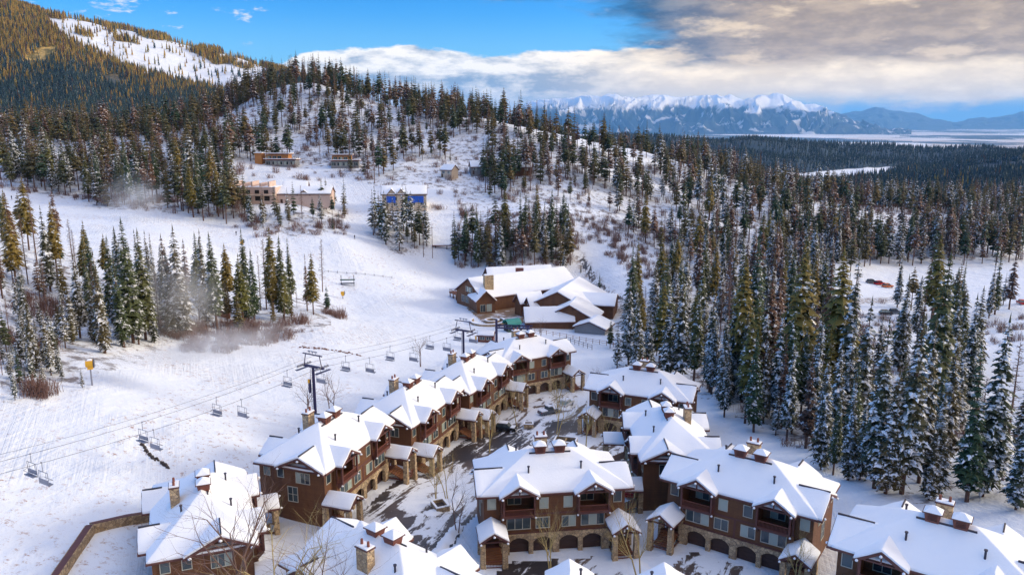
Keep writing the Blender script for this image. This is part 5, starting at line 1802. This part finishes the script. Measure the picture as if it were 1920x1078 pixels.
chairs = [(57, -1), (77, 1), (267, -1), (288, 1), (405, -1), (452, 1), (538, -1), (601, 1), (648, -1), (693, 1), (731, -1), (774, 1), (806, -1), (838, 1), (858, -1), (886, 1)]
side_txt = {-1: 'on the far rope', 1: 'on the near rope'}
ordw = ['first', 'second', 'third', 'fourth', 'fifth', 'sixth', 'seventh', 'eighth']
cnt_ = {-1: 0, 1: 0}
for px, sd in chairs:
    k = k_for_px(px, sd)
    x = T1[0] + d12.x * k + perp.x * HALF * sd; y = T1[1] + d12.y * k + perp.y * HALF * sd
    lab = 'empty lift chair %s, %s from the left edge' % (side_txt[sd], ordw[cnt_[sd]]); cnt_[sd] += 1
    o = empty('lift_chair', (x, y, rope_z(k)), math.atan2(-d12.x, d12.y) + (math.pi if sd > 0 else 0), lab, 'chair', 'empty chairs hanging on the chairlift')
    for nm, m_ in CM: put(nm, m_, o)

# terminal, hut and canopy at the bottom of the lift
g = h1(*T3)
TM = empty('lift_terminal', (T3[0], T3[1], g), R(-6), 'navy steel return terminal of the chairlift below the lodge', 'lift terminal')
MB().bar((-3.2, 0, -1), (-3.2, 0, z3 - g + 2.0), 0.4, 0.36, 12).build('mast', M['navy'], TM)
MB().bar((6.2, 0, -1), (6.2, 0, z3 - g), 0.32, 0.3, 10).build('mast', M['navy'], TM)
for yy in (-1.6, 1.6):
    MB().box(-3.4, 7.6, yy - .14, yy + .14, z3 - g - .3, z3 - g + .12).build('beam', M['navy'], TM)
for k in range(6):
    MB().box(-2.5 + k * 1.8, -2.2 + k * 1.8, -1.46, 1.46, z3 - g - .28, z3 - g - .05).build('cross_beam', M['navy'], TM)
MB().bar((2.5, 0, z3 - g - .9), (2.5, 0, z3 - g - .6), 2.1, 2.1, 24).build('bull_wheel', M['dark_steel'], TM)
g_ = ground(912, 640)
HU = empty('operator_hut', g_, R(-8), 'small brown operator hut beside the blue lift terminal', 'hut')
hw_, hr_ = block(HU, -2.4, 0, 0, 4.8, 1.6, 0, 2.4, 3.3, 'redwood', 0.35, 0.3)
window(hw_, 1.4, -1.61, 1.0, 1.4, 1.0, 2); window(hw_, 3.4, -1.61, 1.0, 1.4, 1.0, 2)
MB().box(-3.2, -2.7, -2.2, -1.9, -.3, 2.2).build('yellow_post', M['yellow'], HU)
g_ = ground(960, 620)
GH = empty('canopy_hut', g_, R(28), 'dark green shelter with a rounded teal roof by the lodge patio', 'hut')
MB().box(-2.2, 2.2, -1.8, 1.8, -.5, 2.4).build('wall', M['green_dark'], GH)
ro = MB(); n = 10
for i in range(n):
    a, b = math.pi * i / n, math.pi * (i + 1) / n
    ro.prism([(-math.cos(a) * 2.1, 2.4 + math.sin(a) * 1.7), (-math.cos(b) * 2.1, 2.4 + math.sin(b) * 1.7), (-math.cos(b) * 1.95, 2.4 + math.sin(b) * 1.55), (-math.cos(a) * 1.95, 2.4 + math.sin(a) * 1.55)], 'x', -2.6, 2.6)
ro.build('roof', M['teal'], GH)
MB().box(-2.26, -2.2, -1.2, 1.2, 0, 2.1).build('opening', M['dark_room'], GH)

# ------------------------------------------------------------------ snow guns
def snow_gun(px, py, hgt, deg, label):
    x, y, z = ground(px, py)
    T_ = empty('snow_gun', (x, y, z), R(deg), label, 'snow gun')
    MB().bar((0, 0, -.5), (0, 0, hgt), 0.16, 0.13, 8).build('post', M['steel'], T_)
    MB().bar((-.7, 0, hgt + .55), (.55, 0, hgt + .55), 0.62, 0.78, 16).build('fan_barrel', M['yellow'], T_)
    MB().bar((.56, 0, hgt + .55), (.72, 0, hgt + .55), 0.8, 0.74, 16).build('nozzle_ring', M['dark_steel'], T_)
    MB().box(-.45, .45, -.35, .35, hgt - .5, hgt - .05).build('control_box', M['yellow'], T_)
    MB().frustum(0, 0, hgt + 1.2, hgt + 1.45, .5, .4, .2, .15).build('snow_cap', M['roof_snow'], T_)
    return x, y, z


sg = snow_gun(173, 722, 3.6, 20, 'yellow snow gun on a post blowing mist at the left')
snow_gun(643, 560, 1.6, 10, 'yellow snow gun on the piste left of the lodge')
snow_gun(455, 470, 3.0, 0, 'yellow snow gun between trees by the upper piste')
x, y, z = ground(652, 535)
ST = empty('snowmaking_frame', (x, y, z), R(5), 'dark steel snowmaking frame with lamps on the piste', 'frame')
MB().bar((-2.4, 0, -.4), (-2.4, 0, 4.0), 0.14).build('post', M['dark_steel'], ST); MB().bar((2.4, 0, -.4), (2.4, 0, 4.0), 0.14).build('post', M['dark_steel'], ST)
MB().box(-2.8, 2.8, -.25, .25, 2.0, 2.4).build('beam', M['green_dark'], ST); MB().box(-2.6, 2.6, -.5, .5, .7, .95).build('platform', M['dark_steel'], ST)

# mist blown by the gun
def mist(name, c_, size, dens, rz, label, jet=False, tilt=0.0):
    bm_ = bmesh.new(); bmesh.ops.create_icosphere(bm_, subdivisions=3, radius=1.0)
    m_ = bpy.data.meshes.new(name); bm_.to_mesh(m_); bm_.free()
    mt = bpy.data.materials.new(name + '_air'); mt.use_nodes = True
    t = NT(mt.node_tree)
    out = t.n('ShaderNodeOutputMaterial')
    o = objpos(t)
    ln = t.n('ShaderNodeVectorMath', operation='LENGTH', ins={0: o}).outputs['Value']
    fo = t.ramp(ln, 1.0, 0.15)
    if jet:                      # widening stream that starts at local x = -1
        sp = t.n('ShaderNodeSeparateXYZ', ins={0: o}).outputs
        rr_ = t.math('SQRT', t.math('ADD', t.math('MULTIPLY', sp[1], sp[1]), t.math('MULTIPLY', sp[2], sp[2])))
        rr_ = t.math('DIVIDE', rr_, t.math('ADD', 0.10, t.math('MULTIPLY', t.math('ADD', sp[0], 1.0), 0.42)))
        fo = t.math('MULTIPLY', t.ramp(rr_, 1.0, 0.1), t.ramp(sp[0], 1.0, -0.7))
    n = t.ramp(t.noise(o, 2.6, 4, 0.6), 0.30, 0.70)
    d = t.math('MULTIPLY', t.math('MULTIPLY', fo, n), dens)
    v = t.n('ShaderNodeVolumePrincipled', ins={'Density': d, 'Color': (0.97, 0.98, 1.0, 1)})
    t.link(v.outputs[0], out.inputs['Volume'])
    m_.materials.append(mt)
    ob = put(name, m_); ob.location = c_; ob.scale = size; ob.rotation_euler = (0, tilt, rz)
    return tag(ob, label, 'mist', kind='stuff')


gd = Vector((math.cos(R(20)), math.sin(R(20)), 0))
mist('snow_mist', Vector(sg) + gd * 19.5 + Vector((0, 0, 5.0)), (19, 8, 8), 0.65, R(20), 'white snow mist streaming from the yellow snow gun', True, R(-3))
g_ = Vector(ground(345, 630))
mist('snow_mist', g_ + Vector((0, -3, 10)), (14, 6, 14), 0.15, 0, 'thin mist rising among the left trees')
g_ = Vector(ground(255, 412))
mist('snow_mist', g_ + Vector((0, 0, 8)), (16, 10, 13), 0.07, 0, 'faint mist before the dark belt of trees')

# ------------------------------------------------------------------ cars
CARP = {}
def car_paint(c_):
    if c_ not in CARP:
        CARP[c_] = material('car_paint', plain(c_, 0.25, 0.0, 0.08), 0.25)
    return CARP[c_]


_wheel = MB().bar((0, -0.11, 0), (0, 0.11, 0), 0.34, 0.34, 14).mesh('wheel', M['tyre'])
_rim = MB().bar((0, -0.12, 0), (0, 0.12, 0), 0.19, 0.19, 10).mesh('rim', M['steel'])


def car(loc, deg, c_, label, kind='suv', snow=False, L_=4.7, W_=1.85):
    T_ = empty('car', loc, R(deg), label, 'car')
    hw = W_ / 2; pm = car_paint(c_)
    hood = 1.0
    prof = [(-L_ / 2, .35), (L_ / 2, .35), (L_ / 2, .75), (L_ / 2 - .15, hood - .08), (L_ / 2 - 1.15, hood + .05), (-L_ / 2 + .1, hood + .05), (-L_ / 2, .9)]
    MB().prism(prof, 'y', -hw, hw).build('body', pm, T_, bevel=0.08)
    if kind == 'truck': cab = [(-.55, 1.05), (1.2, 1.05), (.65, 1.72), (-.45, 1.75)]
    else: cab = [(-L_ / 2 + .25, 1.05), (1.25, 1.05), (.55, 1.66), (-L_ / 2 + .65, 1.70)]
    MB().prism(cab, 'y', -hw + .16, hw - .16).build('glasshouse', M['glass'], T_, bevel=0.05)
    rx = (cab[3][0] + .02, cab[2][0] - .02)
    MB().box(rx[0], rx[1], -hw + .13, hw - .13, 1.68, 1.79).build('car_roof', pm, T_, bevel=0.04)
    pl = MB()
    for xx in ((cab[3][0] + cab[2][0]) / 2,):
        for s in (-1, 1): pl.box(xx - .05, xx + .05, s * (hw - .15) - .03, s * (hw - .15) + .03, 1.0, 1.69)
    pl.build('pillar', pm, T_)
    if kind == 'truck': MB().box(-L_ / 2 + .12, -.7, -hw + .1, hw - .1, 1.02, 1.07 + (.15 if snow else .0)).build('load_bed', M['roof_snow'] if snow else M['tyre'], T_)
    for sx in (-1.42, 1.42):
        for s in (-1, 1):
            w_ = put('wheel', _wheel, T_, (sx, s * (hw - .1), .34)); put('rim', _rim, w_)
    for s in (-1, 1):
        MB().box(L_ / 2 - .03, L_ / 2 + .03, s * .62 - .17, s * .62 + .17, .66, .82).build('headlight', M['white_frame'], T_)
        MB().box(-L_ / 2 - .03, -L_ / 2 + .02, s * .7 - .1, s * .7 + .1, .7, .95).build('tail_light', car_paint((.35, .02, .02)), T_)
    if snow:
        MB().box(rx[0] + .04, rx[1] - .02, -hw + .18, hw - .18, 1.795, 2.0).build('roof_snow', M['roof_snow'], T_, bevel=0.06)
        MB().box(L_ / 2 - 1.2, L_ / 2 - .3, -hw + .15, hw - .15, 1.03, 1.14).build('hood_snow', M['roof_snow'], T_, bevel=0.03)
    return T_


BLK, RED, ORG, WHT, GRY, BLU = (.012, .012, .016), (.45, .015, .02), (.6, .13, .02), (.72, .72, .70), (.10, .11, .13), (.02, .10, .30)
for px, py, deg, c_, kd, lab in [
    (1634, 531, 10, GRY, 'suv', 'dark grey car leftmost in the short row on the snowy field'), (1649, 534, 14, RED, 'suv', 'red car between the grey and the orange one on the snowy field'),
    (1664, 539, 8, ORG, 'suv', 'orange car at the right end of the row on the snowy field'), (1631, 595, -12, WHT, 'truck', 'white pickup truck parked alone by the right trees'),
    (1661, 590, -8, BLK, 'suv', 'black car beside the white pickup truck, left of two'), (1678, 588, -6, GRY, 'suv', 'dark car right of the black one near the pickup truck'),
    (1634, 628, -24, WHT, 'suv', 'pale car at the head of the row among the right spruces'), (1626, 638, -20, BLK, 'suv', 'dark car in the middle of the row among the right spruces'),
    (1619, 648, -18, BLU, 'suv', 'blue car at the near end of the row among spruces'), (1516, 630, -10, BLU, 'suv', 'blue car glimpsed between the spruce stems'),
    (1914, 570, 80, RED, 'suv', 'red car cut by the right edge of the picture'), (1762, 581, 0, BLU, 'suv', 'blue-green car behind trees on the parking road'),
    (1112, 549, 12, BLK, 'suv', 'black car parked beside a little spruce right of the lodge')]:
    g_ = ground(px, py)
    if g_: car((g_[0], g_[1], g_[2] + .02), deg, c_, lab, kd, kd == 'truck')
for px, py, deg, c_, kd, lab in [(948, 808, -14, BLK, 'suv', 'black car with snow on its roof in the upper yard'), (1028, 776, 35, GRY, 'truck', 'snow-covered pickup truck in the drive before the farthest townhouse'),
                                 (1062, 762, 60, WHT, 'suv', 'white snow-covered car right of the pickup truck'), (1182, 925, 80, RED, 'suv', 'red car under snow behind the right porch of the middle townhouse')]:
    g_ = ground(px, py)
    car((g_[0], g_[1], g_[2] + .06), deg, c_, lab, kd, True)

# ------------------------------------------------------------------ planters, walls, fences, bridge
def planter(x, y, deg, w_, d_, label, split=False):
    T_ = empty('planter', (x, y, h1(x, y)), R(deg), label, 'planter')
    hgt = 0.95
    wl = MB().box(-w_, w_, -d_, -d_ + .25, -.5, hgt).box(-w_, w_, d_ - .25, d_, -.5, hgt).box(-w_, -w_ + .25, -d_ + .252, d_ - .252, -.5, hgt).box(w_ - .25, w_, -d_ + .252, d_ - .252, -.5, hgt)
    if split: wl.box(-.12, .12, -d_ + .252, d_ - .252, -.5, hgt - .01)
    wl.build('masonry', M['stone'], T_)
    sn = MB().box(-w_ - .04, w_ + .04, -d_ - .04, -d_ + .27, hgt + .002, hgt + .14).box(-w_ - .04, w_ + .04, d_ - .27, d_ + .04, hgt + .002, hgt + .14).box(-w_ - .04, -w_ + .27, -d_ + .272, d_ - .272, hgt + .002, hgt + .14).box(w_ - .27, w_ + .04, -d_ + .272, d_ - .272, hgt + .002, hgt + .14)
    sn.build('snow_cover', M['roof_snow'], T_)
    MB().box(-w_ + .2, w_ - .2, -d_ + .2, d_ - .2, -.4, .45).build('soil', M['soil'], T_)


planter(-11.5, 117.5, 25, 1.1, 1.5, 'square stone planter rimmed with snow in the lower yard')
planter(10.6, 148.5, -15, 2.2, 1.5, 'large divided stone planter in the upper yard', True)
planter(-2.0, 140.2, 10, .9, .8, 'small stone planter before the black car')
planter(3.5, 158.6, 0, 1.0, .8, 'small low planter below the farthest townhouse')


def fence(name, pts, n, hgt, label, mat='deckwood', rails=2):
    P_ = [Vector(ground(*q)) for q in pts]
    T_ = empty(name, P_[0], 0, label, 'fence')
    L_ = [(b - a).length for a, b in zip(P_, P_[1:])]
    tot = sum(L_); ps = []
    for i in range(n + 1):
        s = tot * i / n; k = 0
        while k < len(L_) - 1 and s > L_[k]: s -= L_[k]; k += 1
        q = P_[k].lerp(P_[k + 1], min(1, s / L_[k])); ps.append(Vector((q.x, q.y, h1(q.x, q.y))) - P_[0])
    pm = MB().bar((0, 0, -.4), (0, 0, hgt), 0.085, 0.075, 6).mesh('post', M[mat])
    for q in ps: put('post', pm, T_, q)
    for r_ in range(rails):
        for a, b in zip(ps, ps[1:]):
            zz = Vector((0, 0, hgt * (0.5 + 0.38 * r_)))
            MB().bar(a + zz, b + zz, 0.05).build('rail', M[mat], T_)


fence('snow_fence', [(985, 617), (1010, 625), (1060, 634), (1150, 650)], 14, 1.5, 'post-and-rail fence on the snow below the lodge')
fence('snow_fence', [(1062, 640), (1110, 656)], 6, 1.6, 'short dark fence nearest the first spruce', 'dark_steel')
fence('barrier', [(500, 622), (522, 634), (548, 630)], 4, 1.0, 'low dark timber barrier at the end of the left wood', 'deckwood')
fence('pipe_fence', [(598, 508), (660, 514), (735, 522)], 8, 0.9, 'long thin grey fence crossing the piste left of the lodge', 'dark_steel', 1)

# curved stone retaining wall and ramp in the bottom left corner
ptsw = [ground(105, 1110), ground(178, 1000), ground(245, 984), ground(300, 975)]
gz0 = ptsw[1][2]
T_ = empty('retaining_wall', ptsw[1], 0, 'bent stone retaining wall at the bottom left corner', 'wall')
rw, rs = MB(), MB()
def wall_quad(a_, b_, o0, o1, z0_, z1_):
    d_ = Vector((b_[0] - a_[0], b_[1] - a_[1])).normalized(); n_ = Vector((-d_.y, d_.x)); c0 = ptsw[1]
    vs_ = []
    for zz in (z0_, z1_):
        for p_, o_ in ((a_, o0), (b_, o0), (b_, o1), (a_, o1)):
            vs_.append((p_[0] + n_.x * o_ - c0[0], p_[1] + n_.y * o_ - c0[1], p_[2] + zz - c0[2]))
    return vs_, [(0, 3, 2, 1), (4, 5, 6, 7), (0, 1, 5, 4), (1, 2, 6, 5), (2, 3, 7, 6), (3, 0, 4, 7)]
for a_, b_ in zip(ptsw, ptsw[1:]):
    rw.add(*wall_quad(a_, b_, 0.0, 1.1, -3.0, 1.3)); rs.add(*wall_quad(a_, b_, 0.15, 0.95, 1.303, 1.36))
rw.build('masonry', M['stone'], T_)
rs.build('coping', M['trim'], T_)

# fallen log line on the open field
g_ = [Vector(ground(*q)) for q in ((262, 826), (275, 848), (292, 862), (318, 878))]
o = MB()
for i in range(26):
    q = i / 25 * 3; k = min(2, int(q)); p = g_[k].lerp(g_[k + 1], q - k)
    s = rnd.uniform(.12, .38)
    o.frustum(p.x - g_[0].x + rnd.uniform(-.2, .2), p.y - g_[0].y + rnd.uniform(-.2, .2), p.z - g_[0].z - .1, p.z - g_[0].z + s, s, s * .8, s * .6, s * .5)
o = o.build('rock_row', M['soil']); o.location = g_[0]; tag(o, 'broken row of dark stones showing through the field snow', 'rocks', kind='stuff')
g_ = Vector(ground(620, 656))
o = MB()
for i in range(60):
    s = rnd.uniform(.1, .32); x_ = rnd.uniform(-8, 8); y_ = rnd.gauss(0, .35) + x_ * .08
    hz_ = h1(g_.x + x_, g_.y + y_) - g_.z
    o.frustum(x_, y_, hz_ - .1, hz_ + s * .8, s * 1.5, s, s * .7, s * .5)
o = o.build('brush_row', M['twig']); o.location = g_; tag(o, 'line of brown brush lying on the piste above lift chairs', 'brush', kind='stuff')

# timber deck on stilts in the left wood and a low footbridge behind the piste
g_ = ground(415, 592)
T_ = empty('timber_shelter', g_, R(15), 'small reddish timber shelter among the left trees', 'shelter')
block(T_, -2.4, 0, 0, 4.8, 1.6, 0, 2.0, 2.9, 'deckwood', 0.35, 0.25)
g_ = ground(838, 466)
T_ = empty('footbridge', g_, R(2), 'low dark footbridge with a snowy deck above the lodge', 'footbridge')
MB().box(-6.5, 6.5, -.9, .9, 1.2, 1.6).build('deck', M['redwood'], T_); MB().box(-6.4, 6.4, -.8, .8, 1.602, 1.75).build('snow_cover', M['roof_snow'], T_)
for x_ in (-5, 0, 5): MB().box(x_ - .15, x_ + .15, -.7, .7, -1, 1.198).build('pier', M['garage'], T_)
# street lamp posts along the run
for px, py, hgt, lab in ((794, 482, 15, 'tall slim pole left of the footbridge'), (811, 484, 14, 'second slim pole, between the tall pole and the footbridge'), (849, 470, 12, 'slim pole standing at the right end of the footbridge')):
    g_ = ground(px, py)
    T_ = empty('pole', g_, 0, lab, 'pole'); MB().bar((0, 0, -.5), (0, 0, hgt), .14, .09, 6).build('mast', M['bark_larch'], T_)
    MB().box(-.6, .6, -.06, .06, hgt - .8, hgt - .65).build('crossarm', M['bark_larch'], T_)


# ------------------------------------------------------------------ skiers
def person(px, py, label, lean=0.0, rz=0.0):
    g_ = ground(px, py)
    if g_ is None: return
    T_ = empty('person', (g_[0], g_[1], g_[2]), rz, label, 'person')
    me_ = bpy.data.meshes.new('body')
    V_ = [(0, 0, .98), (0, 0.02, 1.2), (0, 0.03, 1.42), (0, 0.02, 1.53), (0, 0, 1.66), (0, 0, 1.76), (-.11, 0, .9), (-.13, -.06, .5), (-.13, 0.02, .08), (-.13, -.14, .05), (.11, 0, .9), (.13, -.06, .5), (.13, .02, .08), (.13, -.14, .05),
          (-.19, .02, 1.42), (-.27, .03, 1.15), (-.25, -.2, 1.02), (.19, .02, 1.42), (.27, .03, 1.15), (.25, -.2, 1.02)]
    E_ = [(0, 1), (1, 2), (2, 3), (3, 4), (4, 5), (0, 6), (6, 7), (7, 8), (8, 9), (0, 10), (10, 11), (11, 12), (12, 13), (2, 14), (14, 15), (15, 16), (2, 17), (17, 18), (18, 19)]
    me_.from_pydata(V_, E_, [])
    b = put('body', me_, T_)
    sk = b.modifiers.new('skin', 'SKIN')
    rad = [.15, .16, .17, .065, .11, .09, .11, .085, .06, .05, .11, .085, .06, .05, .075, .06, .05, .075, .06, .05]
    for i, r_ in enumerate(rad): me_.skin_vertices[0].data[i].radius = (r_, r_ * .9)
    me_.skin_vertices[0].data[0].use_root = True
    b.modifiers.new('smooth', 'SUBSURF').render_levels = 1
    me_.materials.append(M['cloth_dark'])
    for s in (-.13, .13):
        MB().box(s - .05, s + .05, -.85, .75, 0.0, .03).build('ski', M['flue'], T_)
    MB().frustum(0, -.1, 1.6, 1.74, .07, .03, .06, .02).build('face', M['skin'], T_)


person(665, 448, 'lone skier in dark clothes on the middle piste')
person(22, 374, 'tiny skier at the far left of the upper piste')
person(443, 441, 'tiny skier beside the trees by the upper piste')


# ------------------------------------------------------------------ ploughed snow along the drive
def snow_bank(pts, wd, hg, seed, label):
    P_ = [Vector((x, y, h1(x, y))) for x, y in pts]
    o0 = P_[0].copy(); vs, fs = [], []
    n = 6; rows = []
    seg = []
    for a, b in zip(P_, P_[1:]):
        k = max(2, int((b - a).length / 0.6))
        seg += [a.lerp(b, i / k) for i in range(k)]
    seg.append(P_[-1])
    for i, c_ in enumerate(seg):
        d = (seg[min(i + 1, len(seg) - 1)] - seg[max(i - 1, 0)]).normalized(); s_ = Vector((-d.y, d.x, 0))
        fade = math.sin(math.pi * min(1, max(0.02, i / (len(seg) - 1)))) ** 0.4
        for j in range(n + 1):
            q = j / n * 2 - 1
            nz = float(fbm(np.array([c_.x * .9 + q * 2]), np.array([c_.y * .9 + seed]), 3, seed)[0])
            p = c_ + s_ * (q * wd * (1 + .25 * nz))
            p.z = h1(p.x, p.y) - 0.08 + hg * fade * (1 - q * q) * (0.75 + 0.45 * nz)
            vs.append(p - o0)
    for i in range(len(seg) - 1):
        for j in range(n):
            a = i * (n + 1) + j
            fs.append((a, a + 1, a + n + 2, a + n + 1))
    me_ = bpy.data.meshes.new('snow_bank'); me_.from_pydata(vs, [], fs); me_.materials.append(M['roof_snow'])
    me_.polygons.foreach_set('use_smooth', [True] * len(fs))
    o = put('snow_bank', me_); o.location = o0
    tag(o, label, 'snow bank')


snow_bank([(-10.5, 98), (-10.0, 106), (-8.0, 113)], 1.3, 0.8, 1, 'ploughed snow bank left of the middle townhouse')
snow_bank([(-13.5, 114.5), (-9.5, 119), (-8.5, 124)], 1.5, 0.7, 2, 'ploughed snow bank round the square planter')
snow_bank([(-4.5, 138), (1.0, 141), (4.0, 147)], 1.4, 0.8, 3, 'ploughed snow bank below the black car')
snow_bank([(7.5, 144), (12.5, 147), (15, 143)], 1.6, 0.7, 4, 'ploughed snow bank round the divided planter')
snow_bank([(8.0, 172), (11.5, 176), (12.5, 171)], 1.8, 0.9, 5, 'ploughed snow heap in the upper turning circle')
snow_bank([(17.6, 102), (19.2, 97), (20, 93)], 1.2, 0.7, 6, 'ploughed snow bank between the two stair porches')
